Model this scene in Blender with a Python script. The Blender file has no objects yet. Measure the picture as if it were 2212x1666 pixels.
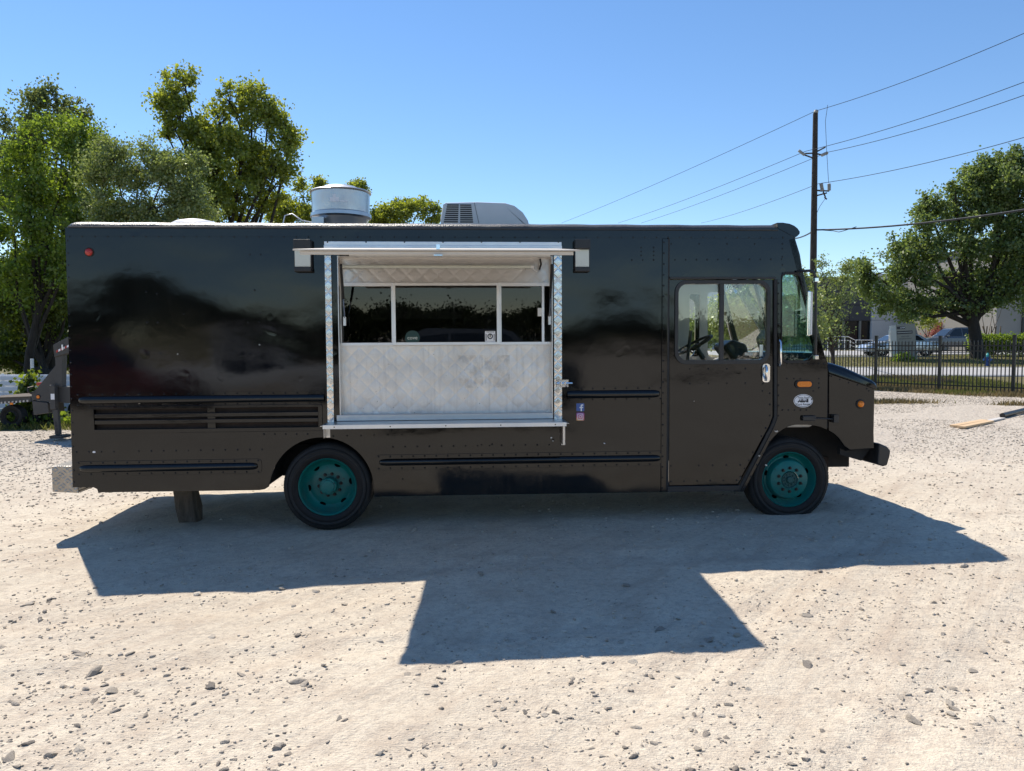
import bpy, math, random
import numpy as np
from mathutils import Vector, Matrix
from mathutils.geometry import tessellate_polygon
random.seed(7); RNG = np.random.default_rng(7)
R = math.radians
scene = bpy.context.scene
C = scene.collection

# ------------------------------------------------------------------ camera
FPX, CX, CY, EYE = 1598.0, 1106.0, 833.0, 1.70        # focal length and centre on a 2212 x 1666 picture, eye height in metres
PITCH = math.atan((833 - 750) / FPX)
cam_d = bpy.data.cameras.new('camera'); cam = bpy.data.objects.new('camera', cam_d); C.objects.link(cam)
cam_d.sensor_width = 36.0; cam_d.lens = 36.0 * FPX / 2212.0; cam_d.clip_start = 0.05; cam_d.clip_end = 1500
cam.location = (0, 0, EYE); cam.rotation_euler = (R(90) - PITCH, 0, 0)
scene.camera = cam

# ------------------------------------------------------------------ sky, sun, exposure
SUN = Vector((0.322, -0.466, -0.825)).normalized()     # the way the light travels
SUN_EL = math.asin(-SUN.z)
world = bpy.data.worlds.new('World'); scene.world = world; world.use_nodes = True
wn = world.node_tree; bg = wn.nodes['Background']
sky = wn.nodes.new('ShaderNodeTexSky'); sky.sky_type = 'NISHITA'; sky.sun_disc = False
sky.sun_elevation = SUN_EL; sky.sun_rotation = math.atan2(-SUN.x, -SUN.y)
sky.altitude = 20; sky.air_density = 1.0; sky.dust_density = 0.0; sky.ozone_density = 2.5
hs = wn.nodes.new('ShaderNodeHueSaturation'); hs.inputs['Saturation'].default_value = 1.15; hs.inputs['Hue'].default_value = 0.502; wn.links.new(sky.outputs[0], hs.inputs['Color'])
wn.links.new(hs.outputs[0], bg.inputs[0]); bg.inputs[1].default_value = 0.127
sun_d = bpy.data.lights.new('sun', 'SUN'); sun_d.energy = 4.9; sun_d.angle = R(0.55); sun_d.color = (1.0, 0.92, 0.81)
sun = bpy.data.objects.new('sun', sun_d); C.objects.link(sun)
sun.rotation_euler = SUN.to_track_quat('-Z', 'Y').to_euler(); sun.location = (-20, 30, 50)
scene.view_settings.view_transform = 'Standard'; scene.view_settings.look = 'None'
scene.view_settings.exposure = 0.36; scene.view_settings.gamma = 1.0
scene.cycles.max_bounces = 8; scene.cycles.transparent_max_bounces = 16

# ------------------------------------------------------------------ helpers
def ray(px, py):
    d = ((px - CX) / FPX, 1.0, -(py - CY) / FPX); c, s = math.cos(PITCH), math.sin(PITCH)
    return Vector((d[0], d[1] * c + d[2] * s, -d[1] * s + d[2] * c))
def at(px, py, Y):                                      # the point seen at a picture position, Y metres away
    d = ray(px, py); return Vector((0, 0, EYE)) + d * (Y / d.y)
RAMP_Y = [0, 12, 26, 31, 38, 48, 60, 80, 400]; RAMP_Z = [0, 0, 0, .235, .40, .87, 1.08, 1.25, 1.3]
def sstep(a, b, v):
    t = np.clip((v - a) / (b - a), 0, 1); return t * t * (3 - 2 * t)
def gz(x, y):                                           # height of the ground: rises gently to the front of the truck and beyond the street
    x = np.asarray(x, float); y = np.asarray(y, float)
    m = sstep(1.0, 7.0, x)
    return 0.0185 * (np.clip(x, -4, 10) + 1.7) + np.interp(y, RAMP_Y, RAMP_Z) * m
def gp(px, py):                                         # the ground point seen at a picture position
    d = ray(px, py); z = 0.0
    for _ in range(60):
        p = Vector((0, 0, EYE)) + d * ((z - EYE) / d.z); z = float(gz(p.x, p.y))
    return Vector((p.x, p.y, z))

class MB:
    def __init__(s): s.v = []; s.f = []
    def add(s, vs, fs):
        o = len(s.v); s.v += [tuple(v) for v in vs]; s.f += [tuple(o + i for i in f) for f in fs]; return s
    def box(s, x0, x1, y0, y1, z0, z1):
        if x0 > x1: x0, x1 = x1, x0
        if y0 > y1: y0, y1 = y1, y0
        if z0 > z1: z0, z1 = z1, z0
        v = [(x, y, z) for x in (x0, x1) for y in (y0, y1) for z in (z0, z1)]
        return s.add(v, [(0, 1, 3, 2), (4, 6, 7, 5), (0, 4, 5, 1), (2, 3, 7, 6), (0, 2, 6, 4), (1, 5, 7, 3)])
    def prism(s, out, y0, y1, holes=(), back=True):     # outline in x, z; extruded from y0 (towards the viewer) to y1
        loops = [list(out)] + [list(h) for h in holes]
        flat = [p for l in loops for p in l]; n = len(flat)
        tris = tessellate_polygon([[Vector((p[0], p[1], 0)) for p in l] for l in loops])
        fs = []
        for t in tris:
            a, b, c = (flat[i] for i in t)
            cr = (b[0]-a[0])*(c[1]-a[1]) - (b[1]-a[1])*(c[0]-a[0])
            if abs(cr) < 1e-12: continue
            t = t if cr > 0 else (t[0], t[2], t[1])
            fs.append(tuple(t))
            if back: fs.append((t[2] + n, t[1] + n, t[0] + n))
        o = 0
        for li, l in enumerate(loops):
            m = len(l); ar = sum(l[i][0]*l[(i+1) % m][1] - l[(i+1) % m][0]*l[i][1] for i in range(m))
            for i in range(m):
                j = (i + 1) % m
                q = (o+i, o+i+n, o+j+n, o+j)
                if (ar < 0) == (li == 0): q = q[::-1]
                fs.append(q)
            o += m
        return s.add([(p[0], y0, p[1]) for p in flat] + [(p[0], y1, p[1]) for p in flat], fs)
    def tube(s, pts, r, n=8, caps=True):
        pts = [Vector(p) for p in pts]; rs = r if isinstance(r, (list, tuple)) else [r] * len(pts)
        vs = []; fs = []; u = None
        for i, p in enumerate(pts):
            t = (pts[min(i+1, len(pts)-1)] - pts[max(i-1, 0)]).normalized()
            if u is None:
                u = t.orthogonal().normalized()
            else:
                u = (u - t * u.dot(t)); u = u.normalized() if u.length > 1e-6 else t.orthogonal().normalized()
            w = t.cross(u)
            for k in range(n):
                a = 2 * math.pi * k / n; vs.append(p + (u * math.cos(a) + w * math.sin(a)) * rs[i])
        for i in range(len(pts) - 1):
            for k in range(n):
                a, b = i*n + k, i*n + (k+1) % n; fs.append((a, b, b + n, a + n))
        if caps: fs.append(tuple(range(n - 1, -1, -1))); fs.append(tuple(range((len(pts)-1)*n, len(pts)*n)))
        return s.add(vs, fs)
    def lathe(s, prof, c=(0, 0, 0), axis='y', n=48, close=False, a0=0.0, a1=2*math.pi):   # profile of (radius, along the axis)
        vs = []; fs = []; full = abs(a1 - a0 - 2*math.pi) < 1e-6; m = n if full else n + 1
        for (r, h) in prof:
            for k in range(m):
                a = a0 + (a1 - a0) * k / n; p = (r*math.cos(a), r*math.sin(a))
                if axis == 'y': vs.append((c[0]+p[0], c[1]+h, c[2]+p[1]))
                elif axis == 'z': vs.append((c[0]+p[0], c[1]+p[1], c[2]+h))
                else: vs.append((c[0]+h, c[1]+p[0], c[2]+p[1]))
        for i in range(len(prof) - 1):
            for k in range(n):
                a, b = i*m + k, i*m + (k+1) % m
                q = (a, b, b+m, a+m); fs.append(q if axis == 'z' else q[::-1] if axis == 'y' else q)
        return s.add(vs, fs)
    def disc(s, c, rx, rz, y, n=24, h=0.002, rot=0.0):
        ca, sa = math.cos(rot), math.sin(rot)
        return s.prism([(c[0]+rx*math.cos(2*math.pi*k/n)*ca-rz*math.sin(2*math.pi*k/n)*sa, c[1]+rx*math.cos(2*math.pi*k/n)*sa+rz*math.sin(2*math.pi*k/n)*ca) for k in range(n)], y-h, y)
    def build(s, name, mat, parent=None, smooth=None, bevel=None, seg=2):
        me = bpy.data.meshes.new(name); me.from_pydata(s.v, [], s.f); me.update()
        o = bpy.data.objects.new(name, me); C.objects.link(o)
        if mat: me.materials.append(mat)
        if parent is not None: o.parent = parent
        if smooth is not None:
            me.polygons.foreach_set('use_smooth', [True] * len(me.polygons)); me.set_sharp_from_angle(angle=R(smooth))
        if bevel:
            b = o.modifiers.new('bevel', 'BEVEL'); b.width = bevel; b.segments = seg; b.limit_method = 'ANGLE'; b.angle_limit = R(40)
        return o
def quick(name, mat, verts, faces, parent=None, smooth=False):          # a big mesh from numpy arrays; all faces with the same number of corners
    k = faces.shape[1]; me = bpy.data.meshes.new(name)
    me.vertices.add(len(verts)); me.vertices.foreach_set('co', np.ascontiguousarray(verts, np.float32).ravel())
    me.loops.add(faces.size); me.loops.foreach_set('vertex_index', np.ascontiguousarray(faces, np.int32).ravel())
    me.polygons.add(len(faces)); me.polygons.foreach_set('loop_start', np.arange(0, faces.size, k, dtype=np.int32))
    if smooth: me.polygons.foreach_set('use_smooth', np.ones(len(faces), bool))
    me.update(calc_edges=True); me.materials.append(mat)
    o = bpy.data.objects.new(name, me); C.objects.link(o)
    if parent is not None: o.parent = parent
    return o
def empty(name, loc=(0, 0, 0), rz=0.0):
    o = bpy.data.objects.new(name, None); C.objects.link(o); o.location = loc; o.rotation_euler = (0, 0, rz); o.empty_display_size = .1; return o
def tag(o, label=None, cat=None, group=None, kind=None):
    if label: o['label'] = label
    if cat: o['category'] = cat
    if group: o['group'] = group
    if kind: o['kind'] = kind
    return o
def copy_tree(o, parent=None):
    c = o.copy(); C.objects.link(c); c.parent = parent
    for ch in list(o.children): copy_tree(ch, c)
    return c
def rrect(x0, y0, x1, y1, r, n=6):
    pts = []
    for (cx, cy, a) in ((x1-r, y1-r, 0), (x0+r, y1-r, 90), (x0+r, y0+r, 180), (x1-r, y0+r, 270)):
        for k in range(n + 1):
            t = R(a + 90*k/n); pts.append((cx + r*math.cos(t), cy + r*math.sin(t)))
    return pts
def fillet(pts, rad, n=5):                              # round the corners of a polygon; rad: one number or one for each corner
    out = []; m = len(pts); rs = rad if isinstance(rad, (list, tuple)) else [rad]*m
    for i in range(m):
        p = Vector(pts[i]); a = Vector(pts[i-1]) - p; b = Vector(pts[(i+1) % m]) - p
        r = min(rs[i], a.length*.49, b.length*.49)
        if r < 1e-6: out.append(tuple(p)); continue
        p0 = p + a.normalized()*r; p1 = p + b.normalized()*r
        for k in range(n + 1):
            t = k/n; out.append(tuple(p0*(1-t)**2 + p*2*t*(1-t) + p1*t*t))
    return out

# ------------------------------------------------------------------ materials
class NT:
    def __init__(s, name):
        s.m = bpy.data.materials.new(name); s.m.use_nodes = True; s.t = s.m.node_tree; s.t.nodes.clear()
        s.out = s.t.nodes.new('ShaderNodeOutputMaterial')
    def n(s, typ, **kw):
        nd = s.t.nodes.new('ShaderNode' + typ)
        for k, v in kw.items():
            if k.startswith('i_'): nd.inputs[k[2:].replace('_', ' ')].default_value = v
            elif k.startswith('x'): nd.inputs[int(k[1:])].default_value = v
            else: setattr(nd, k, v)
        return nd
    def l(s, a, b): s.t.links.new(a, b)
    def coord(s, scale=(1, 1, 1), kind='Object'):
        tc = s.n('TexCoord'); mp = s.n('Mapping'); mp.inputs['Scale'].default_value = scale
        s.l(tc.outputs[kind], mp.inputs[0]); return mp.outputs[0]
    def noise(s, co, scale, detail=3, rough=.55, dist=0.0):
        nd = s.n('TexNoise'); nd.inputs['Scale'].default_value = scale; nd.inputs['Detail'].default_value = detail
        nd.inputs['Roughness'].default_value = rough; nd.inputs['Distortion'].default_value = dist
        s.l(co, nd.inputs['Vector']); return nd.outputs['Fac']
    def ramp(s, fac, stops):
        r = s.n('ValToRGB'); e = r.color_ramp.elements
        while len(e) < len(stops): e.new(.5)
        for i, (p, c) in enumerate(stops):
            e[i].position = p; e[i].color = (c[0], c[1], c[2], 1) if not isinstance(c, (int, float)) else (c, c, c, 1)
        s.l(fac, r.inputs[0]); return r.outputs[0]
    def mixc(s, fac, a, b, mode='MIX'):
        m = s.n('Mix', data_type='RGBA', blend_type=mode)
        for i, v in ((0, fac), (6, a), (7, b)):
            if hasattr(v, 'is_output'): s.l(v, m.inputs[i])
            else: m.inputs[i].default_value = v if i == 0 else (v[0], v[1], v[2], 1)
        return m.outputs[2]
    def math(s, op, a, b=0.0, clamp=False):
        m = s.n('Math', operation=op, use_clamp=clamp)
        for i, v in ((0, a), (1, b)):
            if hasattr(v, 'is_output'): s.l(v, m.inputs[i])
            else: m.inputs[i].default_value = v
        return m.outputs[0]
    def bump(s, h, dist, strength=1.0, normal=None):
        b = s.n('Bump'); b.inputs['Strength'].default_value = strength; b.inputs['Distance'].default_value = dist
        s.l(h, b.inputs['Height'])
        if normal is not None: s.l(normal, b.inputs['Normal'])
        return b.outputs[0]
    def pbr(s, color=None, rough=.5, metal=0.0, normal=None, **kw):
        p = s.n('BsdfPrincipled')
        for key, v in (('Base Color', color), ('Roughness', rough), ('Metallic', metal)):
            if v is None: continue
            if hasattr(v, 'is_output'): s.l(v, p.inputs[key])
            else: p.inputs[key].default_value = (v[0], v[1], v[2], 1) if key == 'Base Color' else v
        if normal is not None: s.l(normal, p.inputs['Normal'])
        for k, v in kw.items(): p.inputs[k.replace('_', ' ')].default_value = v
        s.l(p.outputs[0], s.out.inputs[0]); return p

def plain(name, col, rough=.5, metal=0.0, var=.18, scale=6.0, bumpd=0.0, bscale=60.0, **kw):     # a colour with a little dirt and unevenness
    t = NT(name); co = t.coord()
    f = t.noise(co, scale, 4, .6)
    c = t.mixc(f, [v*(1-var) for v in col], [min(1, v*(1+var)) for v in col])
    rr = t.math('ADD', t.math('MULTIPLY', t.noise(co, scale*2.3, 3), .25), rough - .12)
    nrm = t.bump(t.noise(co, bscale, 3), bumpd) if bumpd else None
    t.pbr(c, rr, metal, nrm, **kw); return t.m

def m_paint():
    t = NT('black_paint'); co = t.coord()
    big = t.noise(t.coord((.55, 1, .9)), 1.7, 1.5, .45)
    mid = t.noise(co, 7.0, 2, .5)
    fine = t.noise(co, 120.0, 2, .5)
    dent = t.ramp(t.noise(co, 5.2, 1.0, .4), [(.68, 0), (.86, 1)])
    h = t.math('ADD', t.math('MULTIPLY', big, 1.0), t.math('MULTIPLY', mid, .05)); h = t.math('SUBTRACT', h, t.math('MULTIPLY', dent, .07))
    n1 = t.bump(h, .011); n2 = t.bump(fine, .00012, 1.0, n1)
    dust = t.noise(t.coord((1, 1, 2.2)), 2.3, 5, .62)
    streak = t.noise(t.coord((9, 1, .8)), 3.0, 4, .6)
    geo = t.n('TexCoord'); sep = t.n('SeparateXYZ'); t.l(geo.outputs['Object'], sep.inputs[0])
    low = t.ramp(sep.outputs['Z'], [(.3, 1), (.95, 0)])                 # road dust thrown up on the skirt
    dd = t.math('MULTIPLY', t.math('ADD', low, .25), t.ramp(t.math('MULTIPLY', dust, streak), [(.18, 0), (.42, 1)]), clamp=True)
    c = t.mixc(t.math('MULTIPLY', dd, .03), (.003, .0031, .0036), (.10, .085, .07))
    r = t.ramp(t.noise(t.coord((1, 1, 1.6)), 1.1, 4, .6), [(.38, .02), (.74, .09)])
    r = t.math('ADD', r, t.math('MULTIPLY', dd, .10))
    t.pbr(c, r, 0, n2, Specular_IOR_Level=.50, Specular_Tint=(.92, .96, 1.0, 1)); return t.m
def m_steel(name, col=(.72, .70, .68), rough=.3, var=.1, scr=1.0):
    t = NT(name); co = t.coord()
    st = t.noise(t.coord((30, 30, 1.5)), 3.0, 4, .6); blot = t.noise(co, 5.0, 5, .65)
    c = t.mixc(t.math('MULTIPLY', blot, var*5), [v*1.05 for v in col], [v*.62 for v in col])
    r = t.math('ADD', t.math('MULTIPLY', blot, .3), rough - .12); r = t.math('ADD', r, t.math('MULTIPLY', st, .08*scr))
    t.pbr(c, r, .92, t.bump(t.noise(co, 14.0, 3), .0015)); return t.m
def m_panel(gh=(0, 0, 0, 0)):                                          # the worn quilted sheet under the window, with the grey ghost of a sign taken off
    t = NT('worn_quilted_steel'); co = t.coord()
    blot = t.noise(co, 3.5, 6, .68); vert = t.noise(t.coord((14, 1, 1.2)), 2.2, 5, .65); spots = t.noise(co, 34.0, 3, .6)
    c = t.mixc(t.ramp(blot, [(.35, 0), (.7, 1)]), (.82, .785, .745), (.64, .61, .575))
    c = t.mixc(t.math('MULTIPLY', t.ramp(vert, [(.5, 0), (.75, 1)]), .45), c, (.47, .44, .42))
    c = t.mixc(t.ramp(spots, [(.69, 0), (.73, .75)]), c, (.22, .20, .18))
    tc = t.n('TexCoord'); sp = t.n('SeparateXYZ'); t.l(tc.outputs['Object'], sp.inputs[0]); X_, Z_ = sp.outputs['X'], sp.outputs['Z']
    inx = lambda a, b: t.math('MULTIPLY', t.math('GREATER_THAN', X_, a), t.math('LESS_THAN', X_, b)); inz = t.math('MULTIPLY', t.math('GREATER_THAN', Z_, gh[1]), t.math('LESS_THAN', Z_, gh[3])); mid = (gh[0]+gh[2])/2
    gl_ = t.math('MULTIPLY', t.math('ADD', inx(gh[0], mid-.008), inx(mid+.004, gh[2])), inz)       # glue left by two taken-off notices
    gm_ = t.math('MULTIPLY', gl_, t.ramp(t.noise(co, 9.0, 5, .7), [(.46, .04), (.62, .42)]))
    c = t.mixc(gm_, c, (.33, .29, .26))
    r = t.math('ADD', t.math('MULTIPLY', blot, .34), .24)
    t.pbr(c, r, .72, t.bump(t.noise(co, 11.0, 4), .002)); return t.m
def m_glass(name, tint, f0=1.5, rough=.015, mul=1.0, wav=0.0):
    t = NT(name); tr = t.n('BsdfTransparent'); tr.inputs[0].default_value = (*tint, 1)
    gl = t.n('BsdfGlossy'); gl.inputs['Roughness'].default_value = rough; gl.inputs[0].default_value = (1, 1, 1, 1)
    fr = t.n('Fresnel'); fr.inputs[0].default_value = f0
    if wav:
        b = t.bump(t.noise(t.coord(), 1.6, 1.5), wav); t.l(b, gl.inputs['Normal'])
    f = t.math('MULTIPLY', fr.outputs[0], mul, clamp=True)
    mx = t.n('MixShader'); t.l(f, mx.inputs[0]); t.l(tr.outputs[0], mx.inputs[1]); t.l(gl.outputs[0], mx.inputs[2]); t.l(mx.outputs[0], t.out.inputs[0])
    return t.m
def m_leaf(name, dark, light, trans, tmix=.42, gloss=.05):
    t = NT(name); g = t.n('NewGeometry'); rnd = g.outputs['Random Per Island']
    big = t.noise(t.coord(kind='Generated'), 5.0, 2)
    c = t.mixc(t.math('ADD', t.math('MULTIPLY', rnd, .65), t.math('MULTIPLY', big, .4), clamp=True), dark, light)
    ct = t.mixc(rnd, [v*.7 for v in trans], [v*1.25 for v in trans])
    d = t.n('BsdfDiffuse'); t.l(c, d.inputs[0]); tr = t.n('BsdfTranslucent'); t.l(ct, tr.inputs[0])
    m1 = t.n('MixShader', x0=tmix); t.l(d.outputs[0], m1.inputs[1]); t.l(tr.outputs[0], m1.inputs[2])
    gl = t.n('BsdfGlossy'); gl.inputs['Roughness'].default_value = .5; gl.inputs[0].default_value = (.62, .66, .55, 1)
    m2 = t.n('MixShader', x0=gloss); t.l(m1.outputs[0], m2.inputs[1]); t.l(gl.outputs[0], m2.inputs[2]); t.l(m2.outputs[0], t.out.inputs[0]); return t.m
def m_bark(name, col):
    t = NT(name); co = t.coord((1, 1, .22)); f = t.noise(co, 16, 5, .65)
    t.pbr(t.ramp(f, [(.3, [v*.5 for v in col]), (.7, [v*1.3 for v in col])]), .9, 0, t.bump(f, .03)); return t.m
def m_ground():
    t = NT('dusty_gravel'); co = t.coord()
    at_ = t.n('Attribute', attribute_name='grass'); gr = at_.outputs['Fac']
    at2 = t.n('Attribute', attribute_name='coarse'); cs = at2.outputs['Fac']
    n1 = t.noise(co, .55, 5, .6); n2 = t.noise(co, 3.2, 5, .62); n3 = t.noise(co, 22, 4, .6); n4 = t.noise(co, 95, 3, .6)
    trk = t.noise(t.coord((.35, 5.0, 1)), 2.2, 4, .55, .4)
    base = t.mixc(t.ramp(n1, [(.35, 0), (.68, 1)]), (.68, .60, .475), (.575, .50, .395))
    base = t.mixc(t.math('MULTIPLY', t.ramp(n2, [(.48, 0), (.70, 1)]), .60), base, (.47, .38, .29))
    base = t.mixc(t.math('MULTIPLY', t.ramp(n3, [(.38, 1), (.52, 0)]), .34), base, (.34, .28, .225))
    base = t.mixc(t.math('MULTIPLY', t.ramp(n4, [(.55, 0), (.62, 1)]), .36), base, (.30, .255, .215))
    dtr = t.n('Mapping'); dtr.inputs['Rotation'].default_value = (0, 0, R(-52)); t.l(co, dtr.inputs[0]); dt2 = t.n('Mapping'); dt2.inputs['Scale'].default_value = (.30, 4.2, 1); t.l(dtr.outputs[0], dt2.inputs[0])
    tk2 = t.noise(dt2.outputs[0], 2.0, 4, .6)               # wheel marks worn into the dust
    base = t.mixc(t.math('MULTIPLY', t.ramp(tk2, [(.52, 0), (.66, 1)]), t.ramp(n1, [(.36, .1), (.58, .75)])), base, (.47, .385, .30))
    base = t.mixc(t.math('MULTIPLY', cs, .5), base, (.43, .385, .335))
    vo = t.n('TexVoronoi', feature='F1'); vo.inputs['Scale'].default_value = 21; t.l(co, vo.inputs['Vector'])
    vcol = t.n('SeparateColor'); t.l(vo.outputs['Color'], vcol.inputs[0])
    peb = t.ramp(vcol.outputs[0], [(0, (.16, .14, .12)), (.45, (.36, .32, .28)), (1, (.60, .56, .50))])
    pebm = t.math('MULTIPLY', t.math('MULTIPLY', cs, t.ramp(vo.outputs['Distance'], [(.25, 1), (.5, 0)])), t.ramp(vcol.outputs[1], [(.35, 0), (.45, 1)]))
    base = t.mixc(t.math('MULTIPLY', pebm, .85), base, peb)
    soil = t.mixc(t.noise(co, 2.1, 5, .65), (.085, .105, .03), (.23, .175, .10))
    gm = t.ramp(t.math('ADD', gr, t.math('MULTIPLY', t.math('SUBTRACT', n2, .5), .9)), [(.4, 0), (.6, 1)])
    col = t.mixc(gm, base, soil)
    n5 = t.noise(t.coord((1.0, 2.6, 1)), 34, 3, .65, .6)
    h = t.math('ADD', t.math('MULTIPLY', n3, .42), t.math('MULTIPLY', n4, .38)); h = t.math('ADD', h, t.math('MULTIPLY', trk, .7)); h = t.math('ADD', h, t.math('MULTIPLY', n5, .55)); h = t.math('ADD', h, t.math('MULTIPLY', tk2, .9))
    h = t.math('ADD', h, t.math('MULTIPLY', pebm, .8))
    t.pbr(col, .93, 0, t.bump(h, .017, 1.0), Specular_IOR_Level=.2); return t.m
def m_stone(name, obj=False):
    t = NT(name)
    rnd = t.n('ObjectInfo').outputs['Random'] if obj else t.n('NewGeometry').outputs['Random Per Island']
    c = t.ramp(rnd, [(0, (.17, .15, .13)), (.15, (.30, .25, .20)), (.40, (.40, .345, .275)), (.75, (.50, .43, .345)), (1, (.60, .535, .44))])
    f = t.noise(t.coord(), 60, 4, .6); c = t.mixc(t.ramp(f, [(.4, 0), (.62, .6)]), c, (.50, .44, .36))
    t.pbr(c, .9, 0, t.bump(f, .004)); return t.m
def m_tread():
    t = NT('diamond_plate'); co = t.coord((1, 1, 1)); h = None
    for sx in (1, -1):
        mp = t.n('Mapping'); tc = t.n('TexCoord'); t.l(tc.outputs['Object'], mp.inputs[0])
        mp.inputs['Rotation'].default_value = (0, R(45*sx), 0); m2 = t.n('Mapping'); t.l(mp.outputs[0], m2.inputs[0])
        w = t.n('TexVoronoi', feature='F1'); w.inputs['Scale'].default_value = 1; w.inputs['Randomness'].default_value = 0
        m2.inputs['Scale'].default_value = (13, 0, 34); m2.inputs['Location'].default_value = (0, 0, .5*(sx > 0)); t.l(m2.outputs[0], w.inputs['Vector'])
        r = t.ramp(w.outputs['Distance'], [(.12, 1), (.34, 0)]); h = r if h is None else t.math('MAXIMUM', h, r)
    blot = t.noise(co, 6, 5)
    t.pbr(t.mixc(blot, (.46, .43, .39), (.28, .26, .23)), .34, .85, t.bump(h, .004)); return t.m

M = {}
M['paint'] = m_paint()
M['black'] = plain('black_rubber', (.012, .012, .013), .6)
M['satin'] = plain('satin_black', (.02, .02, .021), .42, bumpd=.002, bscale=20)
M['dark'] = plain('dark_underbody', (.022, .020, .018), .85)
M['sidewall'] = plain('dark_sidewall', (.010, .010, .011), .5, var=.5, scale=14, bumpd=.0015, bscale=60, Specular_IOR_Level=.25)
M['tyre'] = plain('dusty_tyre', (.024, .024, .024), .62, var=.6, scale=9, bumpd=.002, bscale=90, Specular_IOR_Level=.25)
def m_wheel():
    t = NT('chipped_teal_paint'); co = t.coord(); n1 = t.noise(co, 8, 4, .6); n2 = t.noise(co, 26, 5, .68); n3 = t.noise(co, 5, 5, .7)
    c = t.mixc(n1, (.003, .115, .100), (.006, .185, .165)); c = t.mixc(t.math('MULTIPLY', t.ramp(n3, [(.5, 0), (.72, 1)]), .4), c, (.09, .085, .07))
    ch = t.ramp(n2, [(.655, 0), (.675, 1)]); c = t.mixc(ch, c, (.045, .026, .018)); c = t.mixc(t.ramp(n2, [(.70, 0), (.715, .8)]), c, (.30, .28, .26))
    t.pbr(c, t.math('ADD', t.math('MULTIPLY', ch, .4), .36), 0, t.bump(t.math('SUBTRACT', n1, t.math('MULTIPLY', ch, .5)), .002), Specular_IOR_Level=.35); return t.m
M['teal'] = m_wheel()
M['tealdull'] = plain('dull_teal_paint', (.010, .075, .068), .55, var=.4, scale=12)
M['lug'] = plain('dusty_steel_nut', (.05, .042, .036), .55, .5, var=.4, scale=30)
M['rust'] = plain('rusty_mesh', (.036, .024, .019), .9, var=.5, scale=30, bumpd=.004)
M['steel'] = m_steel('bright_stainless', rough=.26)
M['mirror'] = m_steel('polished_quilted_steel', (.74, .73, .71), .16, .06, .3)
M['alu'] = m_steel('brushed_aluminium', (.80, .80, .80), .34, .05)
M['cream'] = plain('grimy_cream_paint', (.60, .54, .46), .5, var=.12, scale=9)
M['white'] = plain('white_plastic', (.74, .73, .70), .42, var=.07)
M['offwhite'] = plain('aged_white_plastic', (.64, .64, .62), .5, var=.08)
M['lens'] = plain('pale_lamp_lens', (.62, .64, .56), .3, var=.05)
M['chrome'] = plain('chrome', (.86, .87, .88), .14, 1.0, var=.04)
M['tread'] = m_tread()
M['red'] = plain('red_lens', (.42, .035, .03), .25, var=.1)
M['amber'] = plain('amber_lens', (.80, .22, .012), .25, var=.1, scale=40)
def m_hole_dark():
    t = NT('painted_hole_dark'); t.pbr((.003, .003, .003), 1.0, 0, None, Specular_IOR_Level=0.0); return t.m  # flat black that paints the darkness inside the wheel openings
M['hole_dark'] = m_hole_dark()
M['vinyl'] = plain('white_vinyl', (.80, .80, .82), .4, var=.03)
M['ink'] = plain('black_ink', (.02, .02, .025), .5, var=.05)
M['blue'] = plain('blue_vinyl', (.055, .12, .36), .4, var=.06)
M['gold'] = plain('gold_ink', (.62, .44, .10), .4, var=.06)
M['green'] = plain('dark_green_print', (.008, .045, .040), .4, var=.1)
M['roofc'] = plain('roof_coating', (.05, .049, .047), .36, var=.45, scale=2.0, bumpd=.006, bscale=70)
M['lining'] = plain('cab_lining', (.60, .57, .52), .6, var=.1)
M['fan'] = m_steel('dull_fan_aluminium', (.56, .57, .58), .26, .12)
M['wood'] = plain('weathered_timber', (.10, .080, .062), .9, var=.5, scale=14, bumpd=.012, bscale=26)
M['pine'] = plain('fresh_pine', (.60, .42, .24), .7, var=.12, scale=7)
M['pinegrey'] = plain('grey_board', (.52, .49, .45), .8, var=.15)
M['gserve'] = m_glass('serving_glass', (.30, .30, .31), 1.5, .01, 1.15, .0005)
M['gcab'] = m_glass('cab_glass', (.97, .99, .98), 1.5, .012, 1.8, .003)
M['gtint'] = m_glass('tinted_quarter_glass', (.70, .92, .89), 1.5, .012, 1.4, .004)
M['gwind'] = m_glass('windscreen_glass', (.90, .97, .95), 1.5, .012, .35)
M['gcar'] = plain('car_glass', (.012, .015, .018), .16, var=.1, Specular_IOR_Level=.7)
M['screen'] = plain('insect_screen', (.035, .033, .031), .7)
def m_insta():
    t = NT('gradient_vinyl'); tc = t.n('TexCoord'); sp = t.n('SeparateXYZ'); t.l(tc.outputs['Generated'], sp.inputs[0])
    v = t.ramp(sp.outputs['Z'], [(0, (.75, .42, .12)), (.45, (.62, .10, .16)), (1, (.22, .08, .42))])
    h = t.mixc(t.math('MULTIPLY', sp.outputs['X'], .45), v, (.58, .06, .30)); t.pbr(h, .4); return t.m
M['insta'] = m_insta()

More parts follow.
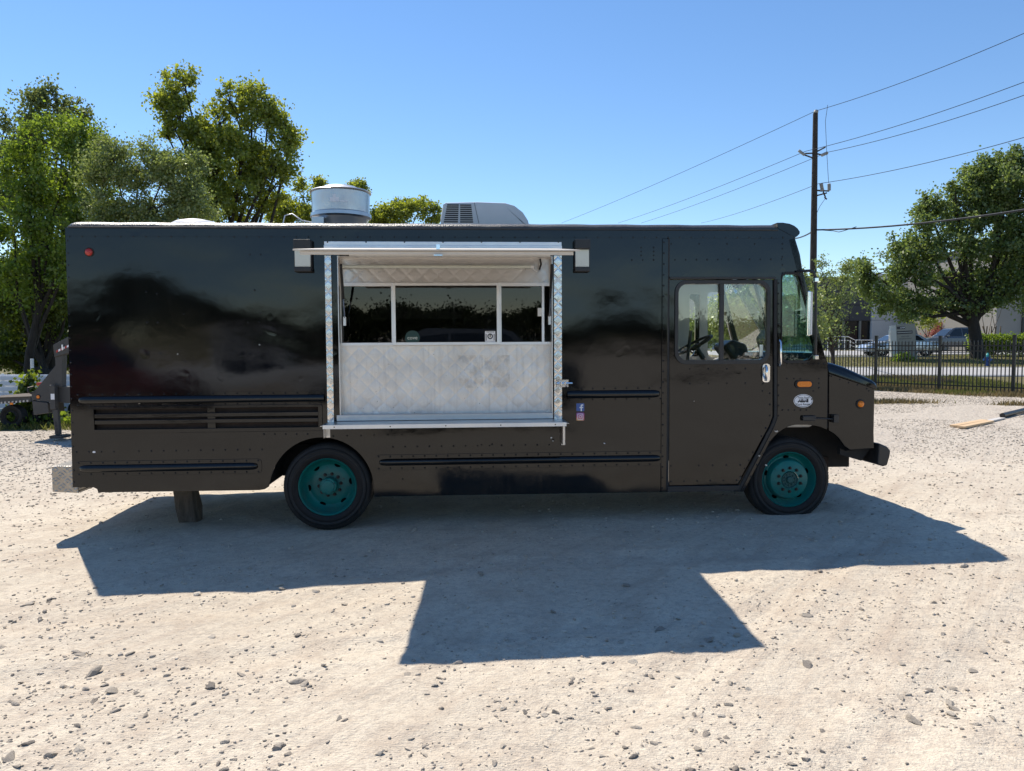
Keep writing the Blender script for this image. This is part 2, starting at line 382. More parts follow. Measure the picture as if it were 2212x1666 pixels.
# ------------------------------------------------------------------ ground, street, grass verge
def vnoise(x, y, s, seed):
    r = np.random.default_rng(seed); g = r.random((256, 256)); X = x*s + 1000; Y = y*s + 1000
    xi = np.floor(X).astype(int); yi = np.floor(Y).astype(int); fx = X - xi; fy = Y - yi; fx = fx*fx*(3-2*fx); fy = fy*fy*(3-2*fy)
    G = lambda a, b: g[a % 256, b % 256]
    return (G(xi, yi)*(1-fx)*(1-fy) + G(xi+1, yi)*fx*(1-fy) + G(xi, yi+1)*(1-fx)*fy + G(xi+1, yi+1)*fx*fy)
def bumps(x, y):                                        # ruts, washed hollows and small lumps
    near = np.clip(1 - (np.hypot(x, y - 6) - 9)/12, 0.15, 1)
    z = (vnoise(x, y, .5, 1)-.5)*.035 + (vnoise(x, y, 1.7, 2)-.5)*.022 + (vnoise(x, y, 5.0, 3)-.5)*.012 + (vnoise(x, y, 11.0, 4)-.5)*.008
    for (ax, ay, bx, by, w) in ((-.4, 2.2, 3.0, 6.2, .13), (.75, 2.2, 4.4, 5.6, .13), (-5, 4.2, -1, 4.9, .14), (-5, 3.3, 1.0, 4.4, .12), (2.0, 7.9, 7.5, 5.2, .16), (-1.5, 5.4, 6.5, 6.3, .14)):
        dx, dy = bx-ax, by-ay; L = math.hypot(dx, dy); d = ((x-ax)*dy - (y-ay)*dx)/L; s = ((x-ax)*dx + (y-ay)*dy)/L
        on = sstep(-.6, .4, s)*(1-sstep(L-.4, L+.6, s))
        z = z + on*(-.012*np.exp(-(d/w)**2) + .007*np.exp(-((np.abs(d)-w*1.5)/.05)**2) + .004*np.exp(-(d/w)**2)*np.sign(np.sin(s*55 + np.sign(d)*1.5)))
    for (wx, wy) in ((-1.70, 6.78), (2.67, 7.06)):      # flat where the tyres press
        z = z * (1 - np.exp(-(((x-wx)/.35)**2 + ((y-wy)/.3)**2)))
    return z * near
def gzb(x, y): return gz(x, y) + bumps(np.asarray(x, float), np.asarray(y, float))
def axis_pts(segs):
    out = []
    for a, b, st in segs: out += list(np.arange(a, b - 1e-9, st))
    return np.array(out + [segs[-1][1]])
xs = axis_pts([(-400, -60, 20), (-60, -12, 2.0), (-12, -5.2, .25), (-5.2, 6.4, .04), (6.4, 18, .18), (18, 60, 2.0), (60, 400, 20)])
ys = axis_pts([(-400, -40, 20), (-40, 2, 2.0), (2, 2.6, .1), (2.6, 8.2, .04), (8.2, 14, .10), (14, 32, .3), (32, 60, 1.0), (60, 120, 4), (120, 700, 40)])
gx, gy = np.meshgrid(xs, ys); nx, ny = len(xs), len(ys)
verts = np.stack([gx.ravel(), gy.ravel(), gzb(gx, gy).ravel()], 1)
idx = np.arange(nx*ny).reshape(ny, nx)
faces = np.stack([idx[:-1, :-1].ravel(), idx[:-1, 1:].ravel(), idx[1:, 1:].ravel(), idx[1:, :-1].ravel()], 1)
ground = quick('ground', m_ground(), verts, faces, smooth=True); tag(ground, kind='structure')
FP1, FU = np.array([13.08, 26.6]), np.array([.552, -.834])            # the iron fence: a post and its direction
FN = np.array([.834, .552])
def fence_q(x, y): return (x - FP1[0])*FN[0] + (y - FP1[1])*FN[1]
def grassiness(x, y):
    q = fence_q(x, y) + (vnoise(x, y, .6, 11)-.5)*1.2
    g = sstep(-2.3, -.7, q) * (x > 2)
    left = sstep(.2, 1.0, (y - 15.3) - .25*(x + 8) + (vnoise(x, y, .7, 12)-.5)*1.5) * (x < 1.5)
    for (cx, cy, rx, ry) in ((10.2, 19.6, 1.5, .5), (12.9, 18.9, .8, .35)): g = np.maximum(g, .8*np.exp(-(((x-cx)/rx)**2 + ((y-cy)/ry)**2)*1.3))
    return np.clip(np.maximum(g, left), 0, 1)
for nm, val in (('grass', grassiness(gx, gy)), ('coarse', np.clip(sstep(8.5, 13, gy) + .12, 0, 1))):
    a = ground.data.attributes.new(nm, 'FLOAT', 'POINT'); a.data.foreach_set('value', val.ravel().astype(np.float32))

def sheet(name, mat, x0, x1, y0, y1, dz, nx=60, ny=6, edge=0.0):        # a strip laid on the ground
    X, Y = np.meshgrid(np.linspace(x0, x1, nx), np.linspace(y0, y1, ny)); Z = gz(X, Y) + dz
    i = np.arange(nx*ny).reshape(ny, nx); top = np.stack([X.ravel(), Y.ravel(), Z.ravel()], 1)
    f = np.stack([i[:-1, :-1].ravel(), i[:-1, 1:].ravel(), i[1:, 1:].ravel(), i[1:, :-1].ravel()], 1)
    if edge:
        o = len(top); low = top.copy(); low[:, 2] -= edge; rim = np.concatenate([i[0], i[1:, -1], i[-1, -2::-1], i[-2:0:-1, 0]]); r2 = np.roll(rim, -1)
        f = np.concatenate([f, np.stack([rim, rim+o, r2+o, r2], 1)]); top = np.concatenate([top, low])
    return quick(name, mat, top, f)
M['asphalt'] = plain('pale_concrete_road', (.36, .355, .345), .9, var=.12, scale=1.2, bumpd=.004)
tag(sheet('road', M['asphalt'], 4, 120, 31.2, 38.0, .03, edge=.1), kind='structure')
M['kerb'] = plain('kerb_concrete', (.42, .41, .38), .9, var=.15, scale=2)
tag(sheet('kerb', M['kerb'], 4, 120, 38.0, 38.25, .05, edge=.1), kind='structure')
tag(sheet('parking_lot', M['asphalt'], 14, 27.6, 47.2, 66, .03, edge=.1), kind='structure'); tag(sheet('driveway', M['asphalt'], 27.62, 120, 52.5, 66, .03, edge=.1), kind='structure')

# grass and weeds: blades nobody could count
M['blade'] = m_leaf('grass_blades', (.06, .085, .02), (.23, .20, .08), (.22, .24, .05), .35, .02)
M['straw'] = m_leaf('dry_grass_blades', (.12, .10, .05), (.30, .23, .13), (.26, .20, .08), .3, .02)
def blades(name, pts, h, mat, label, spread=.5):
    n = len(pts); a = RNG.random(n)*6.283; hh = h*(.45 + RNG.random(n)*.9); w = hh*.10 + .004
    lean = (RNG.random((n, 2))-.5)*spread*hh[:, None]; z = gzb(pts[:, 0], pts[:, 1])
    b = np.stack([pts[:, 0], pts[:, 1], z - .01], 1); s = np.stack([np.cos(a)*w, np.sin(a)*w, 0*a], 1)
    v = np.stack([b - s, b + s, b + np.stack([lean[:, 0], lean[:, 1], hh], 1)], 1).reshape(-1, 3)
    return tag(quick(name, mat, v, np.arange(n*3).reshape(-1, 3)), label, 'grass', kind='stuff')
def scatter(n, x0, x1, y0, y1, thr=.5, dry=None):
    p = np.stack([x0 + RNG.random(n*4)*(x1-x0), y0 + RNG.random(n*4)*(y1-y0)], 1)
    k = grassiness(p[:, 0], p[:, 1]) > thr*RNG.random(n*4)**.5 + .15
    k &= ~((p[:, 1] > 31.0) & (p[:, 1] < 38.4) & (p[:, 0] > 4))
    if dry is not None:
        nz = vnoise(p[:, 0], p[:, 1], .55, 21); k &= (nz > .52) if dry else (nz <= .56)
    return p[k][:n]
blades('dry_grass', scatter(26000, 7, 19, 17.5, 31, .5, True), .13, M['straw'], 'dry brown grass along the foot of the iron fence', 1.2)
blades('green_grass', scatter(26000, 7, 19, 17.5, 31, .5, False), .11, M['blade'], 'green tufts of grass around the iron fence and gravel', 1.2)
blades('verge_grass', scatter(30000, 14, 46, 38.4, 50, .3), .09, M['blade'], 'mown grass verge beyond the street', 1.0)
blades('yard_weeds', scatter(9000, -14, -5, 14.5, 19.5, .9, False), .13, M['blade'], 'green weeds below the white metal fence', 1.6)
blades('dry_weeds', scatter(12000, -14, -5, 14.5, 19.5, .9, True), .10, M['straw'], 'dry brown grass below the white metal fence', 1.8)

# loose stones: the largest as pieces of the ground, the rest as gravel
def ico(sub=0):
    t = (1 + 5**.5)/2
    v = [(-1, t, 0), (1, t, 0), (-1, -t, 0), (1, -t, 0), (0, -1, t), (0, 1, t), (0, -1, -t), (0, 1, -t), (t, 0, -1), (t, 0, 1), (-t, 0, -1), (-t, 0, 1)]
    f = [(0, 11, 5), (0, 5, 1), (0, 1, 7), (0, 7, 10), (0, 10, 11), (1, 5, 9), (5, 11, 4), (11, 10, 2), (10, 7, 6), (7, 1, 8), (3, 9, 4), (3, 4, 2), (3, 2, 6), (3, 6, 8), (3, 8, 9), (4, 9, 5), (2, 4, 11), (6, 2, 10), (8, 6, 7), (9, 8, 1)]
    v = [Vector(p).normalized() for p in v]
    for _ in range(sub):
        cache = {}; nf = []
        def mid(a, b):
            k = (min(a, b), max(a, b))
            if k not in cache: v.append(((v[a] + v[b])/2).normalized()); cache[k] = len(v) - 1
            return cache[k]
        for a, b, c in f:
            x, y, z = mid(a, b), mid(b, c), mid(c, a); nf += [(a, x, z), (b, y, x), (c, z, y), (x, y, z)]
        f = nf
    return np.array([tuple(p) for p in v]), np.array(f)
def stone_shape(base, r):
    p = base.copy()
    for _ in range(9):                                  # chip flat facets off
        d = r.normal(size=3); d /= np.linalg.norm(d); k = r.uniform(.32, .72); e = p @ d; p = p - np.outer(np.maximum(e - k, 0), d)
    return p * np.array([r.uniform(1.0, 1.75), r.uniform(.75, 1.15), r.uniform(.45, .85)])*1.12 * (1 + r.normal(size=(len(p), 1))*.05)
n_st = 21000
Yd = 2.6 + (RNG.random(n_st)**1.5)*8.0; sx = (RNG.random(n_st)-.5)*1.55*Yd
clump = vnoise(sx, Yd, 1.1, 31)*.5 + vnoise(sx, Yd, 3.0, 32)*.5
keep = (clump > .18 + .5*RNG.random(n_st)) & (np.hypot(sx+1.7, Yd-6.85) > .42) & (np.hypot(sx-2.67, Yd-7.1) > .42)
sx, Yd = sx[keep], Yd[keep]; n_st = len(sx)
size = np.exp(RNG.normal(-5.2, .52, n_st)); size = np.clip(size, .003, .030)
order = np.argsort(-size/Yd); big, small = order[:300], order[300:]
M['stone'] = m_stone('stone', True); M['gravel'] = m_stone('gravel')
I1v, I1f = ico(1); I0v, I0f = ico(0); protos = []
for k in range(20):
    p = stone_shape(I1v, np.random.default_rng(100+k)); me = bpy.data.meshes.new('stone')
    me.from_pydata([tuple(q) for q in p], [], [tuple(q) for q in I1f]); me.materials.append(M['stone']); me.update(); protos.append(me)
for i in big:
    o = bpy.data.objects.new('stone', protos[int(RNG.integers(20))]); C.objects.link(o); o.parent = ground; s = float(size[i])*1.1
    o.location = (sx[i], Yd[i], float(gzb(sx[i], Yd[i])) + s*.12); o.scale = (s, s, s*.85); o.rotation_euler = (RNG.uniform(-.3, .3), RNG.uniform(-.3, .3), RNG.uniform(0, 6.28))
shp = np.stack([stone_shape(I0v, np.random.default_rng(300+k)) for k in range(30)])
def gravel(name, X, Y, S):
    n = len(X); pick = shp[RNG.integers(0, 30, n)] * S[:, None, None]; a = RNG.random(n)*6.283; ca, sa = np.cos(a)[:, None], np.sin(a)[:, None]
    v = np.stack([pick[:, :, 0]*ca - pick[:, :, 1]*sa + X[:, None], pick[:, :, 0]*sa + pick[:, :, 1]*ca + Y[:, None], pick[:, :, 2] + (gzb(X, Y) + S*.2)[:, None]], 2).reshape(-1, 3)
    f = (np.arange(n)[:, None, None]*shp.shape[1] + I0f[None]).reshape(-1, 3)
    o = quick(name, M['gravel'], v, f, ground); o['kind'] = 'stuff'; return o
gravel('gravel', sx[small], Yd[small], size[small])
OCT = np.array([(1, 0, 0), (-1, 0, 0), (0, 1, 0), (0, -1, 0), (0, 0, 1), (0, 0, -1)], float); OCF = np.array([(0, 2, 4), (2, 1, 4), (1, 3, 4), (3, 0, 4), (2, 0, 5), (1, 2, 5), (3, 1, 5), (0, 3, 5)])
shp = np.stack([OCT*np.random.default_rng(400+k).uniform(.45, 1.25, (6, 1))*np.array([1.1, .9, .6]) for k in range(30)]); I0f = OCF
nf_ = 60000; fy = 7.2 + RNG.random(nf_)**1.05*17; fx = RNG.uniform(3.0, 19, nf_); k = (fence_q(fx, fy) < -.8) & (fx < fy*.75) & (vnoise(fx, fy, .5, 41) > .30) & (RNG.random(nf_) < sstep(7.0, 14, fy)*.9 + .05)
gravel('coarse_gravel', fx[k], fy[k], np.clip(np.exp(RNG.normal(-4.4, .35, k.sum())), .006, .03))
nl_ = 13000; fy = 6.8 + RNG.random(nl_)*8.7; fx = -RNG.uniform(4.0, 10, nl_); k = (fx > -fy*.75) & (RNG.random(nl_) < sstep(6.5, 12, fy)*.9 + .08)
gravel('coarse_gravel', fx[k], fy[k], np.clip(np.exp(RNG.normal(-4.4, .35, k.sum())), .007, .03))

# ------------------------------------------------------------------ the food truck
TO = Vector((-1.7067, 6.7563, 0.0)); TYAW, TNOSE = R(3.6), R(0.33)
TM = Matrix.Translation(TO) @ Matrix.Rotation(TYAW, 4, 'Z') @ Matrix.Rotation(-TNOSE, 4, 'Y')
TI = TM.inverted(); TC = TI @ Vector((0, 0, EYE))
truck = empty('food_truck'); truck.matrix_world = TM
tag(truck, 'black step van food truck with open serving window and raised awning', 'food truck')
W = 2.22                                                # width of the body; y = 0 is the side with the serving window
def T(px, py, off=0.0):                                 # a picture position on the side, off metres proud of it, in the truck's own metres
    d = TI.to_3x3() @ ray(px, py); t = (-off - TC.y)/d.y; p = TC + d*t; return (p.x, p.z)
def L(pts, off=0.0): return [T(a, b, off) for a, b in pts]
def RC(x0, y0, x1, y1, off=0.0):                        # rectangle from its left corners and right end
    a, b, c = T(x0, y0, off), T(x0, y1, off), T(x1, (y0+y1)/2, off); return a[0], b[1], c[0], a[1]
def rect(r): return [(r[0], r[1]), (r[2], r[1]), (r[2], r[3]), (r[0], r[3])]
def rr(r, rad, n=6): return rrect(r[0], r[1], r[2], r[3], rad, n)
def part(name, mat, mb, parent=None, **kw): return mb.build(name, M[mat] if isinstance(mat, str) else mat, parent or truck, **kw)
def pbox(name, mat, px, y0, y1, parent=None, off=None, **kw):   # a box over a picture rectangle
    r = RC(*px, off if off is not None else -y0); return part(name, mat, MB().box(r[0], r[2], y0, y1, r[1], r[3]), parent, **kw)

# side skin behind the door post
arc = [(695 + 113*math.cos(R(a)), 1058 - 113*math.sin(R(a))) for a in range(0, 181, 6)]
side_out = L([(141, 492), (1441, 492), (1441, 1063), (1120, 1068), (808, 1073)] + arc[1:-2] + [(583, 1040), (580, 1052), (572, 1057), (560, 1059), (212, 1064), (210, 1057), (202, 1053), (157, 1053)])
serve = RC(729, 553, 1193, 903); vent = RC(204, 884.5, 688, 928.5)
part('side_panel', 'paint', MB().prism(side_out, 0, .025, [rect(serve), rect(vent)]))
XR = T(150, 760)[0]; ZG = T(142, 490)[1]; ZT = T(148, 478.6, -.05)[1]; XF = T(1680, 490)[0]; ZB = T(157, 1053)[1]
XP = T(1441, 800)[0]
# the door, header and front quarter
door_px = [(1446, 604), (1671, 604), (1671, 900), (1664, 918), (1594, 1047), (1446, 1050)]
glass_px = RC(1466, 613.5, 1657, 778.5)
part('door', 'paint', MB().prism(L(door_px), .012, .04, [rr(glass_px, .085)]), bevel=.004)
QW = L([(1689.5, 603), (1691.5, 597), (1698, 593.5), (1717, 593.5), (1724, 596), (1728.5, 604), (1759, 738), (1759.5, 750), (1755, 764), (1746, 775), (1738, 778.5), (1700, 779), (1692.5, 775), (1689.3, 766)])
frontq = L([(1445, 493), (1680, 493), (1717, 514), (1728, 550), (1744.5, 657), (1777, 763), (1785, 775), (1788, 784), (1786, 928), (1772, 922), (1760, 919.5), (1736, 916.8), (1716, 918), (1704, 921), (1690, 928), (1679, 936), (1666, 950), (1655, 965), (1625, 1017), (1601, 1062), (1586, 1062), (1594, 1050), (1665, 919), (1673, 900), (1673, 601), (1445, 601)])
part('cab_panel', 'paint', MB().prism(frontq, 0, .025, [QW]))
part('door_post', 'paint', MB().prism(L([(1430.5, 516), (1443, 516), (1438.5, 1062), (1427, 1062)]), -.012, 0), bevel=.004)
part('door_seal', 'black', MB().prism(L([(1441.5, 516), (1446.5, 516), (1443.5, 1058), (1438.7, 1058)]), -.006, .02))
part('door_track', 'satin', MB().prism(L([(1446, 598.5), (1674, 598.5), (1674, 603.5), (1446, 603.5)]), -.022, .015), bevel=.003)
part('door_seal', 'black', MB().prism(L([(1671.5, 604), (1678, 604), (1678, 902), (1671, 921), (1598, 1060), (1591, 1060), (1664.5, 919), (1671.5, 900)]), -.010, .03), bevel=.003)
part('pillar_strip', 'paint', MB().prism(L([(1678.5, 604), (1684, 604), (1684, 904), (1677, 925), (1606, 1062), (1599, 1062), (1671, 923), (1678.5, 903)]), -.008, .0), bevel=.002)
part('door_sill', 'satin', MB().prism(L([(1442, 1050.5), (1598, 1048.5), (1592, 1060), (1441, 1063)]), -.012, .10), bevel=.004)
part('door_window_frame', 'satin', MB().prism(rr(RC(1458.5, 605.5, 1664, 787.5), .11), -.004, .014, [rr(glass_px, .085)]), bevel=.004)
part('window_divider', 'satin', MB().prism(rect(RC(1555.5, 612, 1564, 779)), .0, .03), bevel=.003)
part('door_glass', 'gcab', MB().prism(rect((glass_px[0]-.02, glass_px[1]-.02, glass_px[2]+.02, glass_px[3]+.02)), .032, .034))
cx_, cz_ = sum(p[0] for p in QW)/len(QW), sum(p[1] for p in QW)/len(QW)
grow = lambda pts, d: [(p[0] + (p[0]-cx_)/math.hypot(p[0]-cx_, p[1]-cz_)*d, p[1] + (p[1]-cz_)/math.hypot(p[0]-cx_, p[1]-cz_)*d) for p in pts]
part('quarter_window_seal', 'black', MB().prism(grow(QW, .028), -.010, .012, [grow(QW, .002)]), bevel=.004)
part('quarter_glass', 'gtint', MB().prism(grow(QW, .012), .012, .014))
# far side, rear, roof, floor, bulkhead
far_out = [p for p in L([(141, 492), (1717, 492), (1728, 550), (1744.5, 657), (1785, 775), (1787, 917), (1600, 1060), (157, 1053)])]
part('far_side_panel', 'paint', MB().prism(far_out, W-.025, W, [rr(glass_px, .085), QW, rect(RC(760, 600, 1050, 800))]))
part('cab_lining', 'lining', MB().prism(L([(1447, 500), (1712, 500), (1735, 610), (1776, 775), (1776, 905), (1600, 1040), (1447, 1040)]), W-.055, W-.028, [rr(RC(1476, 628, 1582, 776), .085), rr(RC(1640, 600, 1668, 776), .03), grow(QW, -.005)], ))
part('rear_panel', 'paint', MB().box(XR, XR+.03, .026, W-.026, ZB+.02, ZG), bevel=.01)
part('rear_door', 'paint', MB().box(XR-.02, XR, .55, W-.55, ZB+.1, ZG-.25), bevel=.01)
rf = [(0, ZG+.002), (.006, ZG+.018), (.022, ZG+.032), (.055, ZT-.004), (.12, ZT), (W-.12, ZT), (W-.055, ZT-.004), (W-.02, ZG+.03), (W, ZG+.002)]
mb = MB(); sx_ = [(XR+.10, 0), (XR+.045, -.008), (XR+.012, -.028), (XR, -.055)]
st = [(XR, -.060), (XR+.008, -.034), (XR+.028, -.014), (XR+.06, -.003), (XR+.10, 0)] + [(XR + .1 + (XF-XR-.1)*k/40, .0015*math.sin(k*2.1)*(k % 3)) for k in range(1, 41)]
vs = [(x, y, max(z+dz, ZG-.02)) for x, dz in st for y, z in rf]; m_ = len(rf)
fs = [(i*m_+k, i*m_+k+1, (i+1)*m_+k+1, (i+1)*m_+k) for i in range(len(st)-1) for k in range(m_-1)]
fs = [f[::-1] for f in fs]
part('roof', 'roofc', mb.add(vs, fs), smooth=50)
part('roof_gutter', 'satin', MB().box(XR+.03, XF, -.016, .006, ZG-.012, ZG+.004), bevel=.003)
part('roof_edge_band', 'paint', MB().box(XR+.004, XF+.02, -.004, .0, T(142, 510)[1], ZG-.013))
vis = L([(1678, 481.5), (1690, 481.3), (1705, 483.7), (1715, 488), (1722, 493.5), (1727.3, 501), (1726.5, 506), (1722, 510.5), (1716.5, 513), (1680, 493)])
mb = MB()
prof = vis
nn = 14; vs = []
for k in range(nn + 1):                                 # the brow over the windscreen, bowed forward in plan
    y = -.006 + (W+.012)*k/nn; bow = .16*(1 - (2*k/nn - 1)**2)
    vs += [(x + bow*max(0, (x-XF))/.22, y, z) for x, z in prof]
m_ = len(prof); fs = [(i*m_+k, i*m_+(k+1) % m_, (i+1)*m_+(k+1) % m_, (i+1)*m_+k) for i in range(nn) for k in range(m_)]
fs += [tuple(range(m_-1, -1, -1)), tuple(range(nn*m_, nn*m_+m_))]
part('roof_brow', 'paint', mb.add(vs, fs), smooth=40)
part('floor_pan', 'dark', MB().box(XR+.03, T(1786, 900)[0], .03, W-.03, .93, .97))
part('bulkhead', 'lining', MB().box(XP-.03, XP, .03, .55, 1.0, ZG)); part('bulkhead', 'lining', MB().box(XP-.03, XP, W-.4, W-.03, 1.0, ZG)); part('bulkhead_header', 'lining', MB().box(XP-.03, XP, .551, W-.401, ZB+1.9, ZG))
part('inner_wall', 'steel', MB().box(XR+.04, XP-.04, W-.10, W-.06, 1.0, ZG-.02))
part('kitchen_light_block', 'dark', MB().box(XP-.25, XP-.2, .2, W-.1, 1.0, ZG-.02))  # unseen partition, added to keep the kitchen dark
part('kitchen_counter', 'steel', MB().box(XR+.5, XP-.6, W-.85, W-.12, 1.0, ZB+1.35))
part('exhaust_hood', 'steel', MB().prism([(T(760, 700)[0], 2.0), (T(1000, 700)[0], 2.0), (T(980, 700)[0], 2.5), (T(780, 700)[0], 2.5)], W-.95, W-.12))
part('ceiling_lining', 'lining', MB().box(XP, T(1705, 500)[0], .04, W-.06, ZG-.10, ZG-.08))

# windscreen
A, B = T(1716, 514), T(1784, 775)
def slant(y0, y1, t0, t1, d0, d1):                      # a slab in the plane of the windscreen
    ux, uz = B[0]-A[0], B[1]-A[1]; ln = math.hypot(ux, uz); nx_, nz_ = -uz/ln, ux/ln
    vs = []
    for y in (y0, y1):
        for t in (t0, t1):
            for d in (d0, d1): vs.append((A[0]+ux*t-nx_*d*-1, y, A[1]+uz*t+nz_*d))
    return vs, [(0, 1, 3, 2), (4, 6, 7, 5), (0, 4, 5, 1), (2, 3, 7, 6), (0, 2, 6, 4), (1, 5, 7, 3)]
mb = MB()
for a in ((.0, .09, 0, 1, -.06, 0), (W-.09, W, 0, 1, -.06, 0), (W/2-.03, W/2+.03, .0, 1, -.04, 0), (.09, W-.09, 0, .2, -.05, -.003), (.09, W-.09, .94, 1, -.05, -.003)): mb.add(*slant(*a))
part('windscreen_frame', 'paint', mb, bevel=.004)
for y0, y1 in ((.085, W/2-.025), (W/2+.025, W-.085)):
    part('windscreen', 'gwind', MB().add(*slant(y0, y1, .18, .95, -.03, -.026)))
# bonnet
hood_side = L([(1791, 807), (1886, 838.5), (1889, 968.5), (1837.5, 972.5), (1823.8, 962.8), (1811.5, 945.6), (1801, 936), (1791, 930)])
part('bonnet_side', 'paint', MB().prism(hood_side, .006, .03), bevel=.004)
part('bonnet_side', 'paint', MB().prism(hood_side, W-.03, W-.006))
lid = L([(1787, 781), (1800, 783.5), (1826, 791.5), (1863, 808.5), (1884, 818), (1892, 823), (1895, 829), (1894, 838), (1889, 841), (1884, 838), (1791, 806)])
mb = MB(); ks = [(-.004, -.045), (.01, -.022), (.04, -.006), (.12, 0), (W/2, .02), (W-.12, 0), (W-.04, -.006), (W-.01, -.022), (W+.004, -.045)]
low_z = [z for _, z in lid]; vs = []
for y, dz in ks:
    for i, (x, z) in enumerate(lid): vs.append((x, y, z + (dz if i < 7 else 0)))
m_ = len(lid); fs = [(i*m_+k, i*m_+(k+1) % m_, (i+1)*m_+(k+1) % m_, (i+1)*m_+k) for i in range(len(ks)-1) for k in range(m_)] + [tuple(range(m_-1, -1, -1)), tuple(range((len(ks)-1)*m_, len(ks)*m_))]
part('bonnet', 'paint', mb.add(vs, fs), smooth=35)
f0, f1 = T(1893, 838), T(1893, 960)
part('grille_panel', 'paint', MB().box(f0[0]-.05, f0[0]-.004, .015, W-.015, f1[1], f0[1]+.01), bevel=.012)
part('bonnet_gap', 'black', MB().box(T(1786, 850)[0], T(1792, 850)[0], .02, W-.02, T(1788, 925)[1], T(1788, 786)[1]))
part('inner_wing', 'dark', MB().box(T(1680, 900)[0], T(1885, 900)[0], .42, .46, .45, 1.15).box(T(1680, 900)[0], T(1885, 900)[0], .46, W-.46, .55, 1.1))
bump = L([(1826, 972), (1838, 977), (1893, 972), (1897, 957), (1915, 965), (1921.5, 973), (1920, 985), (1914, 1005), (1905, 1007), (1872, 999), (1826, 985)])
part('front_bumper', 'satin', MB().prism(bump[3:-2] + [T(1893, 1003)], -.02, W+.02), bevel=.012)
part('bumper_bracket', 'dark', MB().prism([bump[i] for i in (0, 1, 2, 9, 10)], .10, .16)); part('bumper_bracket', 'dark', MB().prism(bump[:3] + bump[9:], W-.16, W-.1))
part('bonnet_light', 'amber', MB().lathe([(.0, -.03), (.02, -.028), (.030, -.018), (.033, 0)], (T(1859, 873)[0], .006, T(1859, 873)[1]), n=20), smooth=60)
part('bonnet_light_bezel', 'black', MB().lathe([(.033, -.012), (.043, -.010), (.046, 0)], (T(1859, 873)[0], .006, T(1859, 873)[1]), n=20), smooth=40)
c = T(1736, 830); part('side_turn_light', 'black', MB().prism(rrect(c[0]-.088, c[1]-.040, c[0]+.088, c[1]+.040, .0395, 8), -.014, 0), bevel=.005)
part('turn_light_lens', 'amber', MB().prism(rrect(c[0]-.070, c[1]-.026, c[0]+.070, c[1]+.026, .0255, 8), -.022, -.012), bevel=.006)
c = T(193, 545); part('marker_light', 'red', MB().lathe([(0, -.03), (.022, -.027), (.032, -.014), (.034, 0)], (c[0], 0, c[1]), n=20), smooth=60)
part('marker_light_bezel', 'rust', MB().lathe([(.034, -.010), (.040, -.008), (.042, 0)], (c[0], 0, c[1]), n=20), smooth=40)

# rub rails: a riveted plate with a half-round bar
RIV = MB()
def rivet(x, z, y=0.0, r=.0088, h=.0075):
    n = 7; o = len(RIV.v)
    for rr_, hh in ((r, 0), (r*.72, h*.75)): RIV.v += [(x + rr_*math.cos(6.2832*k/n), y-hh, z + rr_*math.sin(6.2832*k/n)) for k in range(n)]
    RIV.v.append((x, y-h, z))
    for k in range(n):
        j = (k+1) % n; RIV.f += [(o+k, o+j, o+n+j, o+n+k)[::-1] if False else (o+k, o+j, o+n+j, o+n+k), (o+n+k, o+n+j, o+2*n)]
def rivrow(x0, y0, x1, y1, n, y=0.0, r=.0088, off=0.0):
    a, b = T(x0, y0, off), T(x1, y1, off)
    for k in range(n):
        t = k/(n-1) if n > 1 else 0
        if random.random() > .03: rivet(a[0]+(b[0]-a[0])*t, a[1]+(b[1]-a[1])*t, y, r*random.uniform(.85, 1.1))
def rub_rail(px0, ptop, px1, pbot, b0, b1, left_round, right_round):
    r = RC(px0, ptop, px1, pbot); ch = .035
    out = fillet(rect(r), [.04 if left_round else .003, .04 if right_round else .003, .04 if right_round else .003, .04 if left_round else .003], 3)
    pl = part('rub_rail', 'paint', MB().prism(out, -.006, 0), bevel=.002)
    z0, z1 = T(px0, b1)[1], T(px0, b0)[1]; zc, hh = (z0+z1)/2, (z1-z0)/2; mb = MB(); vs = []; fs = []; n = 10
    xa, xb = r[0]+.035, r[2]-.035
    stn = ([(xa, .05), (xa+.012, .55), (xa+.035, .85), (xa+.07, 1)] if left_round else [(r[0]+.004, 1)]) + ([(xb-.07, 1), (xb-.035, .85), (xb-.012, .55), (xb, .05)] if right_round else [(r[2]-.004, 1)])
    for x, s in stn:
        for k in range(n + 1):
            a = math.pi*k/n; vs.append((x, -.006 - .030*math.sin(a)**.8*(s**.6), zc + hh*math.cos(a)*(.35+.65*s)))
    m_ = n+1
    for i in range(len(stn)-1):
        for k in range(n): fs.append((i*m_+k, i*m_+k+1, (i+1)*m_+k+1, (i+1)*m_+k))
    fs += [tuple(range(m_-1, -1, -1)), tuple(range((len(stn)-1)*m_, len(stn)*m_))]
    part('rail_bar', 'paint', mb.add(vs, fs), pl, smooth=50)
    n = int((r[2]-r[0])/.108)
    for zz in (r[1]+.016, r[3]-.016):
        for k in range(n+1): rivet(r[0]+.03+(r[2]-r[0]-.06)*k/n, zz, -.006)
rub_rail(161, 849.5, 702, 880, 857, 873, True, False)
rub_rail(1224, 836.5, 1433, 867, 844, 861, False, True)
rub_rail(163, 997, 566, 1029, 1005, 1021, True, True)
rub_rail(811, 983, 1434, 1016, 991.5, 1006.5, True, True)
